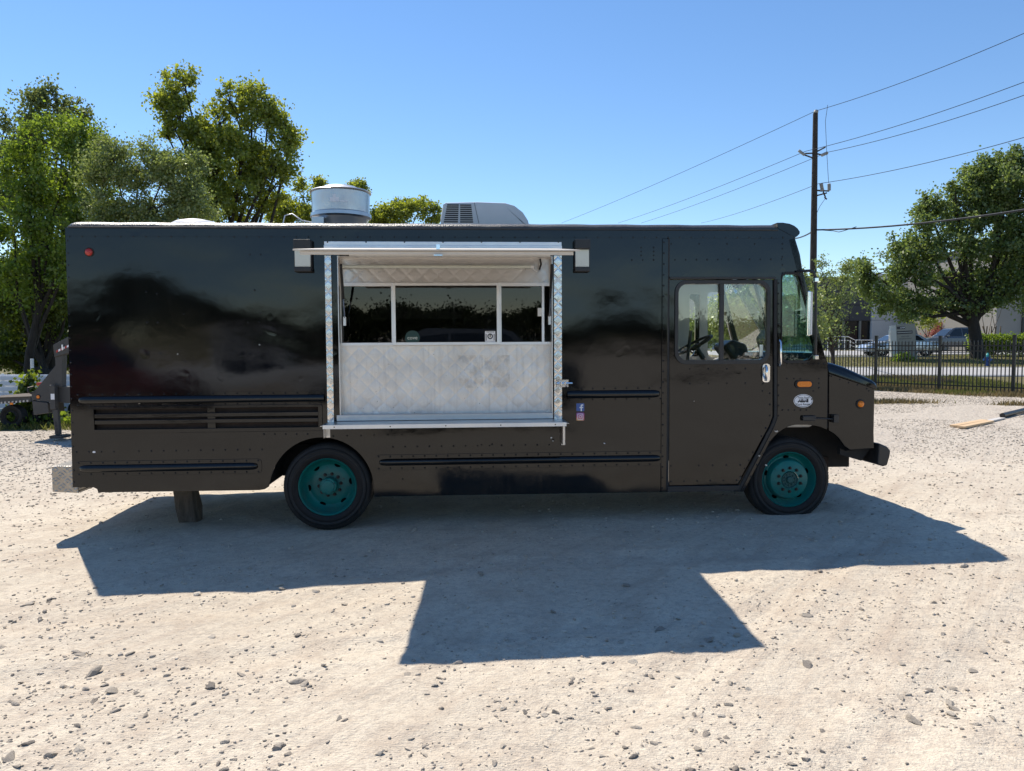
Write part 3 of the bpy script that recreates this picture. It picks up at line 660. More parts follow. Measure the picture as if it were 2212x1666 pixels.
# louvred vent
vf = RC(193, 878, 697, 937)
vp = part('louvre_vent', 'paint', MB().prism(fillet(rect(vf), .02, 2), -.012, 0, [rect(vent)]), bevel=.003)
zh = vent[3]-vent[1]
for k in (0, 1):
    zc = vent[1] + zh*(.36 + .31*k)
    part('louvre_slat', 'paint', MB().prism([(0, 0)]*0 or [(vent[0], zc-.019), (vent[2], zc-.019), (vent[2], zc+.019), (vent[0], zc+.019)], -.010, .012), vp, bevel=.004)
part('vent_mesh', 'rust', MB().box(vent[0]-.03, vent[2]+.03, .05, .06, vent[1]-.03, vent[3]+.03), vp)
part('vent_bracket', 'paint', MB().box(T(447, 900)[0], T(464, 900)[0], .014, .03, vent[1]-.01, vent[3]+.01), vp)

# rivet rows
rivrow(150, 511, 1716, 513.5, 61); rivrow(146, 520, 160, 1042, 21); rivrow(1433.5, 524, 1430, 1054, 24, -.012)
rivrow(1681, 612, 1681, 898, 14, -.008); rivrow(1675, 930, 1607, 1054, 6, -.008)
rivrow(165, 977, 566, 971, 16); rivrow(849, 965.5, 1212, 960.5, 15); rivrow(570, 938, 688, 938, 6); rivrow(846, 930, 800, 950, 2)
rivrow(1365, 562, 1688, 560, 15); rivrow(1450, 527, 1690, 527, 5); rivrow(1385, 535, 1385, 552, 3); rivrow(1412, 535, 1412, 552, 3); rivrow(1690, 520, 1690, 590, 5)
for y in (797.5, 829): rivrow(1491, y, 1651, y-1, 5, .012)
rivrow(1648, 800, 1648, 845, 4, .012); rivrow(1664, 850, 1664, 898, 3, .012); rivrow(1655, 925, 1600, 1030, 7, .012); rivrow(1450, 1007, 1600, 1005, 6, .012); rivrow(1450, 1041, 1592, 1038, 6, .012)
rivrow(1700, 786, 1780, 786, 8); rivrow(1690, 886, 1742, 886, 5); rivrow(1715, 818, 1729, 818, 2); rivrow(1769, 818, 1769, 838, 3); rivrow(1757, 845, 1750, 880, 3); rivrow(1700, 818, 1700, 818, 1)
for q in ((1793, 812), (1797, 813), (1815, 820), (1834, 827), (1853, 832), (1873, 840), (1878, 845)): rivrow(*q, *q, 1, .006)
for q in ((316, 631), (339, 635), (550, 627), (572, 628), (318, 697), (341, 697), (397, 679), (536, 697), (560, 696), (563, 677), (322, 762), (347, 764), (368, 748), (540, 765), (565, 764), (566, 748), (400, 781), (540, 550), (563, 550), (1040, 961), (1063, 960), (1195, 950), (1060, 1054), (870, 1035)): rivrow(*q, *q, 1)
for q in ((720, 942), (808, 940)): rivrow(q[0], q[1], q[0]+60, q[1]-1, 3)
o = part('rivets', 'paint', RIV, smooth=80); o['kind'] = 'stuff'

# bare patches where the paint has chipped
for k, (px, py, s, mt) in enumerate(((203, 977, .016, 'vinyl'), (1191, 946, .012, 'vinyl'), (1195, 953, .008, 'vinyl'), (1678, 932, .022, 'cream'), (1655, 1005, .014, 'cream'), (383, 765, .006, 'vinyl'), (560, 745, .006, 'vinyl'), (1500, 867, .005, 'vinyl'), (1640, 985, .012, 'cream'), (300, 870, .02, 'cream'), (1306, 958, .010, 'vinyl'))):
    c = T(px, py, .01); part('paint_chip', mt, MB().prism([(c[0] + s*random.uniform(.35, 1)*math.cos(6.283*j/7)*1.3, c[1] + s*random.uniform(.35, 1)*math.sin(6.283*j/7)*.7) for j in range(7)], -.0128 if k in (3, 4, 8) else -.0075 if k in (9, 10) else -.0012, .001))
# serving window
M['panel'] = m_panel(RC(990, 768, 1101, 838, -.12))
def quilt(name, mat, r, y, pitch, amp, parent=None, res=.009, vert=1.0):
    nx_ = max(4, int((r[2]-r[0])/res)); nz_ = max(4, int((r[3]-r[1])/res))
    X, Z = np.meshgrid(np.linspace(r[0], r[2], nx_), np.linspace(r[1], r[3], nz_))
    u = (X - (r[0]+r[2])/2)/pitch; v = (Z - r[1])/(pitch*vert)
    fa = np.abs((u+v) - np.round(u+v)); fb = np.abs((u-v) - np.round(u-v)); d = np.minimum(fa, fb)
    wear = np.clip(.35 + .9*vnoise(X*2.2+3, Z*2.2, 1.0, 78), .25, 1.15); h = -amp*wear*np.exp(-(d/.075)**2) + amp*.55*(np.sin(np.pi*np.abs((u+v)-np.floor(u+v)))*np.sin(np.pi*np.abs((u-v)-np.floor(u-v))))**.6*wear + (vnoise(X*7, Z*7, 1.0, 77)-.5)*amp*.8
    i = np.arange(nx_*nz_).reshape(nz_, nx_); V = np.stack([X.ravel(), (y - h).ravel(), Z.ravel()], 1)
    f = np.stack([i[:-1, :-1].ravel(), i[:-1, 1:].ravel(), i[1:, 1:].ravel(), i[1:, :-1].ravel()], 1)
    return quick(name, M[mat], V, f, parent or truck, True)
DP = .12                                                # the window wall stands back from the skin
sv = serve
for r, nm in ((RC(702, 553, 719, 912), 'left'), (RC(1196, 553, 1213, 906), 'right')):
    q = quilt('window_post', 'mirror', (r[0], r[1], r[2], r[3]), -.022, .108, .0024, res=.005)
    part('post_edge', 'steel', MB().box(r[0], r[2], -.0215, -.001, r[1], r[3]), q)
part('window_jamb', 'steel', MB().box(sv[0]-.004, sv[0]+.004, -.0005, DP+.02, sv[1], sv[3]).box(sv[2]-.004, sv[2]+.004, -.0005, DP+.02, sv[1], sv[3]).box(sv[0], sv[2], .0, DP+.02, sv[1]-.004, sv[1]+.004).box(sv[0], sv[2], .0, DP+.02, sv[3]-.004, sv[3]+.004))
zt = lambda py, px=735: T(px, py, -DP)[1]; xt = lambda px, py=680: T(px, py, -DP)[0]
ZL, ZW0, ZW1 = zt(897.5), zt(746), zt(612.5)            # foot of the lower panel, foot and head of the windows
quilt('lower_panel', 'panel', (sv[0]+.004, ZL-.03, sv[2]-.004, ZW0), DP, .148, .0024, res=.007)
quilt('upper_panel', 'steel', (sv[0]+.004, ZW1, sv[2]-.004, sv[3]-.004), DP, .148, .0012, res=.008)
xl, xr = sv[0]+.004, sv[2]-.004
fr = MB(); d0, d1 = DP-.03, DP+.02
fr.box(xl, xr, d0, d1, ZW0-.005, ZW0+.022).box(xl, xr, d0, d1, ZW1-.028, ZW1+.006)
for a, b in ((731, 738), (846, 850), (1079, 1083), (1170, 1175)): fr.box(xt(a), xt(b), d0+.006, d1, ZW0+.022, ZW1-.028)
wf = part('window_frame', 'alu', fr, bevel=.002)
mb = MB(); cx0, cx1 = xt(849), xt(1079); cz0, cz1 = ZW0-.004, ZW1+.004
for a in ((cx0, cx0+.028, cz0, cz1), (cx1-.028, cx1, cz0, cz1), (cx0+.028, cx1-.028, cz0, cz0+.028), (cx0+.028, cx1-.028, cz1-.028, cz1)): mb.box(a[0], a[1], d0-.022, d0-.001, a[2], a[3])
part('fixed_window_frame', 'alu', mb, bevel=.003)
gz0, gz1 = ZW0+.02, ZW1-.026
def pane(x0, x1, y, z0, z1, th=.004, lean=.006):        # the old panes lean out a little at the head
    return MB().add([(x, y + t - (lean if z == z1 else 0), z) for x in (x0, x1) for t in (0, th) for z in (z0, z1)], [(0, 1, 3, 2), (4, 6, 7, 5), (0, 4, 5, 1), (2, 3, 7, 6), (0, 2, 6, 4), (1, 5, 7, 3)])
part('serving_glass', 'gserve', pane(xt(737), xt(847), DP+.012, gz0, gz1))
part('serving_glass', 'gserve', pane(cx0+.02, cx1-.02, DP-.034, cz0+.02, cz1-.02))
part('insect_screen', 'gserve', pane(xt(1082), xt(1171), DP+.012, gz0, gz1))
part('screen_rail', 'alu', MB().box(xt(1170), xt(1175), DP-.026, DP-.004, gz0, gz1)); part('screen_latch', 'white', MB().box(xt(1161), xt(1170), DP-.03, DP-.012, zt(685), zt(667)), bevel=.002)
for p in (978, 1052): part('inner_mullion', 'steel', MB().box(xt(p), xt(p+5), DP+.03, DP+.06, gz0, gz1))
pbox('wall_notice', 'vinyl', (1125, 622, 1143, 690), 1.2, 1.21, off=-1.2)
pbox('sill_trim', 'steel', (727, 897, 1195, 910), -.004, DP-.002, off=0, bevel=.004)
# sticker on the glass: seal in a white square with small pictograms
sx0, sz0, sx1, sz1 = RC(1047.5, 715.5, 1070, 740, -.085); yy = DP-.0385
stk = part('permit_sticker', 'vinyl', MB().box(sx0, sx1, yy-.001, yy, sz0, sz1)); sw = sx1-sx0; sc_x = sx0+sw*.5; sc_z = sz0+(sz1-sz0)*.54
ring = lambda r, n=28: [(sc_x+r*math.cos(6.2832*k/n), sc_z+r*math.sin(6.2832*k/n)) for k in range(n)]
part('seal_ring', 'ink', MB().prism(ring(sw*.27), yy-.0016, yy-.0011, [ring(sw*.165)]), stk)
part('seal_drop', 'ink', MB().prism([(sc_x-sw*.03, sc_z+sw*.17), (sc_x-sw*.08, sc_z-.0), (sc_x, sc_z-sw*.11), (sc_x+sw*.08, sc_z), (sc_x+sw*.03, sc_z+sw*.17)], yy-.0016, yy-.0011), stk)
part('seal_star', 'gold', MB().prism([(sc_x + sw*(.075 if k % 2 == 0 else .032)*math.sin(math.pi*k/5), sc_z + sw*(.075 if k % 2 == 0 else .032)*math.cos(math.pi*k/5)) for k in range(10)], yy-.0022, yy-.0017), stk)
mb = MB()
for k in range(6):
    for u in (.06, .83): mb.box(sx0+sw*u, sx0+sw*(u+.11), yy-.0016, yy-.0011, sz0+sw*(.2+.105*k), sz0+sw*(.265+.105*k))
for k in range(5): mb.box(sx0+sw*(.15+.15*k), sx0+sw*(.26+.15*k), yy-.0016, yy-.0011, sz1-sw*.12, sz1-sw*.055)
part('sticker_pictograms', 'ink', mb, stk)

def text(name, s, size, mat, mtx, parent, align='CENTER', squeeze=1.0, bold=0.0):
    cu = bpy.data.curves.new(name, 'FONT'); cu.body = s; cu.size = size; cu.align_x = align; cu.align_y = 'CENTER'; cu.offset = bold; cu.resolution_u = 3
    ob = bpy.data.objects.new(name, cu); C.objects.link(ob)
    dg = bpy.context.evaluated_depsgraph_get(); me = bpy.data.meshes.new_from_object(ob.evaluated_get(dg)); bpy.data.objects.remove(ob)
    me.transform(Matrix.Diagonal((squeeze, 1, 1, 1))); me.transform(mtx); me.materials.clear(); me.materials.append(M[mat])
    o = bpy.data.objects.new(name, me); C.objects.link(o); o.parent = parent; return o
def face_m(x, y, z): return Matrix.Translation((x, y, z)) @ Matrix.Rotation(R(90), 4, 'X')
c = T(891, 730, -.085); g = part('round_sticker', 'green', MB().disc(c, .068, .068, yy, h=.001))
text('lettering', 'cove', .05, 'lens', face_m(c[0], yy-.002, c[1]), g)

# awning, lit tubes off, struts
AO = 1.62; ax0, ax1 = T(632, 541, AO)[0], T(1253, 541, AO)[0]; az = T(632, 538, AO)[1]; hx0, hx1 = T(700, 530)[0], T(1213, 530)[0]; hz = T(700, 536)[1] - .002
def slab(x0, x1, ya, za, yb, zb, th):
    v = [(x, y, z - t) for x in (x0, x1) for (y, z) in ((ya, za), (yb, zb)) for t in (0, th)]
    return v, [(0, 1, 3, 2), (4, 6, 7, 5), (0, 4, 5, 1), (2, 3, 7, 6), (0, 2, 6, 4), (1, 5, 7, 3)]
aw = part('awning', 'cream', MB().add(*slab(ax0, ax1, -AO, az, -.03, hz, .011)), bevel=.002)
part('awning_frame', 'cream', MB().add(*slab(ax0+.045, ax1-.045, -AO+.012, az-.0115, -.03, hz-.0115, .026)), aw, bevel=.004)
part('awning_latch', 'chrome', MB().box((ax0+ax1)/2-.03, (ax0+ax1)/2+.03, -AO-.006, -AO+.02, az-.044, az-.038), aw); part('latch_tab', 'chrome', MB().box((ax0+ax1)/2-.012, (ax0+ax1)/2+.012, -AO-.004, -AO+.012, az, az+.034), aw)
pbox('hinge_rail', 'alu', (700, 521.5, 1213, 530), -.012, -.001, bevel=.002); pbox('hinge_rail', 'alu', (699, 529.5, 1214, 537), -.026, -.0125, bevel=.003)
for k in range(7): c = T(708 + 83*k, 523.5); part('hinge_bolt', 'lug', MB().lathe([(0, -.019), (.006, -.018), (.007, -.012)], (c[0], 0, c[1]), n=8))
za = lambda y: hz + (az-hz)*(-.03-y)/(AO-.03)
lt = part('lamp_tube', 'offwhite', MB().tube([(T(750, 560)[0]+.05, -.20, za(-.2)-.058), (T(1190, 560)[0]-.03, -.20, za(-.2)-.058)], .017, 10)); part('lamp_tray', 'white', MB().box(T(750, 560)[0]+.03, T(1190, 560)[0]-.02, -.22, -.18, za(-.2)-.048, za(-.2)-.0385), lt)
lt = part('lamp_tube', 'lens', MB().tube([(xt(737, 580), DP-.045, zt(577)), (xt(1150, 580), DP-.045, zt(577))], .016, 10), smooth=60)
part('tube_cap', 'white', MB().tube([(xt(735, 580)-.01, DP-.045, zt(577)), (xt(735, 580)+.02, DP-.045, zt(577))], .019, 10), lt); part('tube_cap', 'white', MB().tube([(xt(1150, 580)-.02, DP-.045, zt(577)), (xt(1150, 580)+.012, DP-.045, zt(577))], .019, 10), lt)
part('lamp_cord', 'white', MB().tube([(xt(1150, 580), DP-.045, zt(577)), (xt(1154), DP-.04, zt(585)), (xt(1159), DP-.04, zt(588)), (xt(1164), DP-.04, zt(580)), (xt(1167), DP-.04, zt(562))], .005, 6))
part('black_cord', 'black', MB().tube([(xt(1164), DP-.05, zt(584)), (xt(1168), DP-.05, zt(572)), (xt(1166), DP-.05, zt(560))], .009, 6))
for pa, pb in (((736, 572), (745, 692)), ((1192, 572), (1187, 690))):
    a, b = T(*pa, .30), T(*pb, -.04); a = Vector((a[0], -.30, a[1])); b = Vector((b[0], .04, b[1])); m = a.lerp(b, .60)
    s_ = part('gas_strut', 'black', MB().tube([a, m], .012, 10)); part('strut_rod', 'chrome', MB().tube([m, b], .006, 8), s_)
    part('strut_bracket', 'steel', MB().box(b.x-.012, b.x+.012, b.y-.02, b.y+.03, b.z-.05, b.z+.03), s_)
# counter shelf and brackets
z_sh = T(700, 911)[1]; s0, s1 = T(697, 919, .32)[0], T(1223.5, 912, .32)[0]
sh = part('counter_shelf', 'steel', MB().box(s0, s1, -.32, -.002, z_sh-.012, z_sh), bevel=.003)
part('shelf_lip', 'alu', MB().box(s0, s1, -.326, -.3205, z_sh-.036, z_sh+.001), sh, bevel=.002)
for px, dn in ((708, 30), (1217, 52)):
    c = T(px, 930, .02); zb = z_sh - .012
    part('shelf_bracket', 'steel', MB().box(c[0]-.018, c[0]+.018, -.006, 0, zb-dn*.0045, zb).prism([(c[0]-.018, zb), (c[0]-.014, zb), (c[0]-.014, zb-dn*.0042), (c[0]-.018, zb-dn*.0042)], -.12, -.006).box(c[0]-.018, c[0]+.018, -.28, -.006, zb-.005, zb-.0005), sh)
for k in range(5): part('shelf_screw', 'lug', MB().lathe([(0, -.330), (.005, -.329), (.006, -.326)], (s0 + .1 + (s1-s0-.2)*k/4, 0, z_sh-.018), n=8), sh)
# flood lamps beside the awning
for x0, x1 in ((637, 676), (1239, 1272.5)):
    r = RC(x0, 519.5, x1, 589); lp = part('flood_lamp', 'satin', MB().box(r[0], r[2], -.05, 0, r[1], r[3]), bevel=.01)
    part('lamp_lens', 'lens', MB().box(r[0]+.008, r[2]-.01, -.062, -.051, r[1]+.045, r[3]-.09), lp, bevel=.006)
    part('lamp_hood', 'satin', MB().box(r[0]+.002, r[2]-.002, -.09, -.0505, r[3]-.088, r[3]-.002), lp, bevel=.006); part('lamp_foot', 'satin', MB().box(r[0]+.002, r[2]-.002, -.075, -.0505, r[1]+.002, r[1]+.043), lp, bevel=.006)
# slide bolt
c = T(1214, 828); b_ = part('slide_bolt', 'chrome', MB().box(c[0]-.055, c[0]+.055, -.04, -.036, c[1]-.034, c[1]+.034)); part('bolt_bar', 'chrome', MB().tube([(c[0]-.055, -.052, c[1]+.002), (c[0]+.09, -.052, c[1]+.002)], .009, 10).tube([(c[0]+.03, -.052, c[1]+.002), (c[0]+.032, -.075, c[1]-.03)], .006, 8), b_); part('bolt_keeper', 'chrome', MB().box(c[0]-.03, c[0]-.01, -.065, -.0405, c[1]-.018, c[1]+.018), b_, bevel=.004); part('bolt_keeper', 'chrome', MB().box(c[0]+.012, c[0]+.03, -.065, -.0405, c[1]-.018, c[1]+.018), b_, bevel=.004)
# door handle, grab rail, bonnet catch
c = T(1655, 806); h_ = part('door_handle', 'chrome', MB().prism(rrect(c[0]-.036, c[1]-.088, c[0]+.036, c[1]+.088, .028, 6), -.004, .012), bevel=.004)
part('handle_grip', 'chrome', MB().tube([(c[0]-.006, -.004, c[1]+.072), (c[0]-.012, -.04, c[1]+.05), (c[0]-.014, -.045, c[1]-.02), (c[0]-.006, -.012, c[1]-.07)], [.010, .014, .014, .010], 10), h_, smooth=60)
part('grab_rail', 'chrome', MB().tube([(T(1682, 735)[0], -.02, T(1682, 735)[1]), (T(1682, 740)[0], -.05, T(1682, 740)[1]), (T(1682, 785)[0], -.05, T(1682, 785)[1]), (T(1682, 790)[0], -.02, T(1682, 790)[1])], .010, 10), smooth=60)
c = T(1741, 903); k_ = part('bonnet_catch', 'satin', MB().box(c[0]-.045, c[0]+.085, -.035, 0, c[1]-.026, c[1]+.024), bevel=.008)
part('catch_rod', 'satin', MB().tube([(c[0]+.06, -.03, c[1]), (c[0]+.27, -.03, c[1]-.012)], .008, 8).box(c[0]+.25, c[0]+.30, -.05, .004, c[1]-.045, c[1]+.03), k_, bevel=.003)
# stickers
c = T(1735, 866); el = lambda a, b, n=40: [(c[0]+a*math.cos(6.2832*k/n), c[1]+b*math.sin(6.2832*k/n)) for k in range(n)]
ov = part('oval_sticker', 'vinyl', MB().prism(el(.094, .063), -.0015, 0))
part('sticker_ring', 'ink', MB().prism(el(.0885, .0575), -.002, -.0016, [el(.0845, .0535)]), ov)
text('lettering', 'Texas Food', .0245, 'ink', face_m(c[0]+.001, -.0025, c[1]+.030), ov, bold=.0004); text('lettering', 'Truck Rentals', .0245, 'ink', face_m(c[0], -.0025, c[1]-.034), ov, bold=.0004)
tk = lambda pts: [(c[0]+a*.001, c[1]+b*.001) for a, b in pts]
part('truck_picture', 'ink', MB().prism(tk([(-54, -12), (-54, -6), (-50, -2), (-42, 3), (-38, 16), (46, 20), (50, 18), (50, -15), (-52, -16)]), -.0025, -.0021, [tk([(-36, 4), (-33, 13), (-18, 14), (-18, 4)]), tk([(-5, 0), (-5, 15), (32, 16), (32, 0)])]).disc((c[0]+.006, c[1]+.005), .005, .006, -.0021, 8, .0004).disc((c[0]+.024, c[1]+.005), .005, .005, -.0021, 8, .0004), ov)
for dx in (-.037, .023): part('truck_picture', 'vinyl', MB().disc((c[0]+dx, c[1]-.0165), .0075, .0075, -.0026, 14, .0005), ov)
c = T(1253.5, 880); fb = part('blue_sticker', 'blue', MB().prism(rrect(c[0]-.037, c[1]-.037, c[0]+.037, c[1]+.037, .006), -.0015, 0))
fp = lambda pts: [(c[0]+a*.001, c[1]+b*.001) for a, b in pts]
part('sticker_letter', 'vinyl', MB().prism(fp([(3, -37), (15.5, -37), (15.5, -8), (26, -8), (27.5, 3.5), (15.5, 3.5), (15.5, 10), (17, 13.5), (21, 15), (28, 15), (28, 27), (18, 27.5), (9, 25), (4, 19), (3, 11), (3, 3.5), (-8, 3.5), (-8, -8), (3, -8)]), -.0021, -.0016), fb)
c = T(1253.5, 900.3); ig = part('gradient_sticker', 'insta', MB().prism(rrect(c[0]-.037, c[1]-.038, c[0]+.037, c[1]+.038, .012), -.0015, 0)); cr = lambda r, n=24, dx=0, dz=0: [(c[0]+dx+r*math.cos(6.2832*k/n), c[1]+dz+r*math.sin(6.2832*k/n)) for k in range(n)]
part('camera_outline', 'vinyl', MB().prism(rrect(c[0]-.028, c[1]-.0285, c[0]+.028, c[1]+.0285, .011), -.0021, -.0016, [rrect(c[0]-.0225, c[1]-.023, c[0]+.0225, c[1]+.023, .007)]).prism(cr(.0145), -.0021, -.0016, [cr(.0092)]).prism(cr(.0032, 12, .0145, .0145), -.0021, -.0016), ig)
# mirror
ma = [(T(1722, 587, .02)[0], -.02, T(1722, 587)[1])] + [(T(px, py, .16)[0], -.16, T(px, py, .16)[1]) for px, py in ((1748, 585), (1757, 588), (1761.5, 598), (1762, 640), (1762, 740), (1761, 765))] + [(T(1748, 777, .02)[0], -.02, T(1748, 777)[1])]
mi = part('mirror_arm', 'satin', MB().tube(ma, .013, 10), smooth=60)
p0, p1 = T(1744, 630, .2), T(1752, 726, .2)
mh = part('mirror_head', 'chrome', MB().box(-.022, .006, -.095, .095, p1[1], p0[1]), mi, bevel=.008); mg = part('mirror_shell', 'white', MB().box(.0065, .022, -.09, .09, p1[1]+.008, p0[1]-.008), mi, bevel=.005)
for q in (mh, mg): q.location = ((p0[0]+p1[0])/2, -.2, 0); q.rotation_euler = (0, 0, R(-22))
for py in (605, 772): q = T(1762, py, .16); part('mirror_clamp', 'chrome', MB().box(q[0]-.018, q[0]+.018, -.185, -.14, q[1]-.018, q[1]+.018), mi, bevel=.003)
q = T(1724, 745, -.5); part('cross_view_mirror', 'chrome', MB().lathe([(0, -.02), (.07, -.012), (.09, 0)], (0, 0, 0), 'x', 24), smooth=60).location = (T(1770, 740)[0]+.05, 1.2, T(1770, 742)[1])
# rear step
r = RC(111, 1008, 152, 1063, -.08); st_ = part('rear_step', 'tread', MB().prism([(r[0], r[1]), (XR-.008, r[1]-.015), (XR-.008, r[3]), (r[0], r[3]+.004)], .08, W-.08), bevel=.006)
# roof equipment
def on_roof(px, Y): d = ray(px, 480); p = TI @ (Vector((0, 0, EYE)) + d*(Y/d.y)); return p.x, p.y
c = on_roof(423, 7.9); part('roof_vent', 'white', MB().lathe([(0, .115), (.10, .108), (.2, .085), (.27, .045), (.285, .01), (.285, -.02), (.30, -.02), (.30, -.12)], (c[0], c[1], ZT+.11), 'z', 40), smooth=40)
c = on_roof(737, 7.85); u = 7.85/FPX
ef = part('exhaust_fan', 'fan', MB().lathe([(0, .40), (.16, .395), (.20, .375), (.305, .345), (.318, .335), (.312, .325), (.300, .32), (.296, .12), (.312, .11), (.314, .075), (.298, .065), (.285, .06), (.26, -.0), (.235, -.08), (.235, -.2)], (c[0], c[1], ZT+.145), 'z', 56), smooth=35)
part('fan_junction_box', 'fan', MB().box(c[0]-.24, c[0]-.12, c[1]-.33, c[1]-.20, ZT+.08, ZT+.18), ef, bevel=.004)
part('fan_label', 'vinyl', MB().lathe([(.3003, .19), (.3003, .235)], (c[0], c[1], ZT+.145), 'z', 10, a0=R(258), a1=R(276)).lathe([(.3003, .235), (.3003, .265)], (c[0], c[1], ZT+.145), 'z', 6, a0=R(264), a1=R(270)).lathe([(.3003, .19), (.3003, .205)], (c[0], c[1], ZT+.145), 'z', 8, a0=R(277), a1=R(292)), ef)
part('fan_cable', 'alu', MB().tube([(c[0]-.24, c[1]-.25, ZT+.13), (c[0]-.35, c[1]-.25, ZT+.15), (c[0]-.45, c[1]-.25, ZT+.22), (c[0]-.52, c[1]-.25, ZT+.20), (c[0]-.56, c[1]-.25, ZT+.04), (c[0]-.57, c[1]-.25, ZT-.02)], .0065, 8), ef, smooth=60)
YA = 7.75; au = lambda px, py: (lambda p: (p.x, p.z))(TI @ at(px, py, YA)); yA = (TI @ at(1050, 450, YA)).y
acp = [au(*q) for q in ((952, 492), (952, 470), (957, 440), (963, 436.5), (1000, 435), (1033, 434), (1092, 435.5), (1112, 441), (1130, 455), (1141, 472), (1145, 485), (1145, 492))]
mb = MB(); vs = []; ksy = [(0, -.05, .0), (.02, -.012, .0), (.07, 0, 0), (.35, .008, 0), (.63, 0, 0), (.68, -.012, 0), (.70, -.05, 0)]
for dy, dz, _ in ksy: vs += [(x, yA+dy, z + (dz if z > acp[0][1]+.02 else 0)) for x, z in acp]
m_ = len(acp); fs = [(i*m_+k, i*m_+(k+1) % m_, (i+1)*m_+(k+1) % m_, (i+1)*m_+k) for i in range(len(ksy)-1) for k in range(m_)] + [tuple(range(m_-1, -1, -1)), tuple(range((len(ksy)-1)*m_, len(ksy)*m_))]
ac = part('air_conditioner', 'offwhite', mb.add(vs, fs), smooth=38)
for k in range(9):
    y_ = 442.5 + 4.55*k
    for xa, xb in ((966 - k*.9, 991 - k*.2), (994, 1018 + k*.5)):
        q0, q1 = au(xa, y_), au(xb, y_+2.7); part('grille_slot', 'ink', MB().box(q0[0], q1[0], yA-.004, yA+.004, q1[1], q0[1]), ac)
a_, b_ = au(1024, 438), au(1034, 483); part('cover_seam', 'satin', MB().prism([(a_[0], a_[1]), (a_[0]+.004, a_[1]), (b_[0]+.004, b_[1]), (b_[0], b_[1])], yA-.003, yA+.002), ac)

# wheels
def wheel(c, yo, front):
    w = empty('wheel', (c[0], yo, c[1])); w.parent = truck
    tp = [(.265, .03), (.272, .012), (.30, .002), (.335, .0), (.345, -.003), (.352, .002), (.375, .010), (.392, .022), (.400, .034), (.4045, .042)]
    for k in range(5):
        a = .045 + k*.032; tp += [(.4055, a), (.4055, a+.022), (.396, a+.024), (.396, a+.030)]
    tp += [(.4045, .20), (.39, .215), (.33, .23), (.27, .21)]
    MB().lathe(tp, n=72).build('tyre', M['tyre'], w, smooth=32); MB().lathe([(.268, .0285), (.274, .0105), (.300, .0005), (.322, -.0015), (.326, .0005)], n=64).build('sidewall', M['sidewall'], w, smooth=40); MB().lathe([(.358, .0015), (.361, -.002), (.364, .0035)], n=64).build('sidewall_rib', M['sidewall'], w, smooth=40)
    mb = MB(); n = 90                                   # shoulder sipes
    for k in range(n):
        a = 6.28318*k/n; ca, sa = math.cos(a), math.sin(a); t = (-sa*.0035, ca*.0035)
        v = [(r*ca + s*t[0], y, r*sa + s*t[1]) for r, y in ((.391, .0175), (.4062, .041)) for s in (-1, 1)] + [(r*ca + s*t[0], y, r*sa + s*t[1]) for r, y in ((.384, .03), (.398, .055)) for s in (-1, 1)]
        mb.add(v, [(0, 1, 3, 2), (4, 6, 7, 5), (0, 2, 6, 4), (1, 5, 7, 3)])
    o = mb.build('tread_sipes', M['black'], w); o['kind'] = 'stuff'
    if front: rp = [(.270, .020), (.262, .014), (.256, .026), (.250, .05), (.236, .075), (.218, .088), (.205, .085), (.196, .06), (.19, .035), (.183, .022), (.172, .016), (.10, .008), (.084, .004)]
    else: rp = [(.270, .020), (.264, .010), (.258, .016), (.254, .022), (.250, .05), (.243, .09), (.230, .125), (.208, .150), (.19, .158), (.17, .152), (.14, .146), (.10, .146), (.075, .146)]
    rm = MB().lathe(rp, n=64).build('rim', M['teal'], w, smooth=30)
    if front:
        MB().lathe([(.084, .006), (.080, -.004), (.074, .0), (.070, .008), (.034, .006), (.032, -.012), (.026, -.016), (0, -.016)], n=36).build('hub', M['tealdull'], w, smooth=30)
        for k in range(10): a = 6.283*k/10 + .2; MB().lathe([(0, -.006), (.007, -.005), (.008, .008)], (.053*math.cos(a), 0, .053*math.sin(a)), n=8).build('hub_bolt', M['tealdull'], w)
        holes, hr, hy, rx, rz = 5, .212, .0835, .016, .026
    else:
        MB().lathe([(.078, .146), (.078, .05), (.072, .042), (.06, .04), (.058, .030), (.04, .026), (0, .026)], n=36).build('hub', M['teal'], w, smooth=30)
        for k in range(5): a = 6.283*k/5 + .5; MB().lathe([(0, .024), (.006, .026), (.006, .04)], (.066*math.cos(a), 0, .066*math.sin(a)), n=8).build('hub_bolt', M['tealdull'], w)
        holes, hr, hy, rx, rz = 6, .196, .157, .018, .030
    for k in range(10):
        a = 6.283*k/10 + (.31 if front else .12); r_ = .113 if front else .103; y = .010 if front else .146
        MB().lathe([(0, y-.030), (.008, y-.029), (.0085, y-.016), (.0135, y-.016), (.0145, y-.003), (.018, y-.001)], (r_*math.cos(a), 0, r_*math.sin(a)), n=6).build('lug_nut', M['lug'], w)
    for k in range(holes):
        a = 6.283*k/holes + (.35 if front else .15)
        MB().disc((hr*math.cos(a), hr*math.sin(a)), rx, rz, hy, 18, .006 if front else .005, a).build('painted_hand_hole', M['hole_dark'], w)  # black discs laid on the rim, painting the dark of its openings
    return w
HR, HF = T(707, 1053, -.02), T(1707, 1037, -.04)
wheel(HR, .012, False); wheel(HF, .045, True)
for c, ys_ in ((HR, (.27, W-.25, W-.50)), (HF, (W-.27,))):
    for y in ys_: MB().lathe([(.20, .03), (.27, .012), (.33, 0), (.39, .02), (.4055, .045), (.4055, .20), (.39, .22), (.33, .23), (.2, .2)], (c[0], y, c[1]), n=40).build('inner_tyre', M['tyre'], truck, smooth=35)
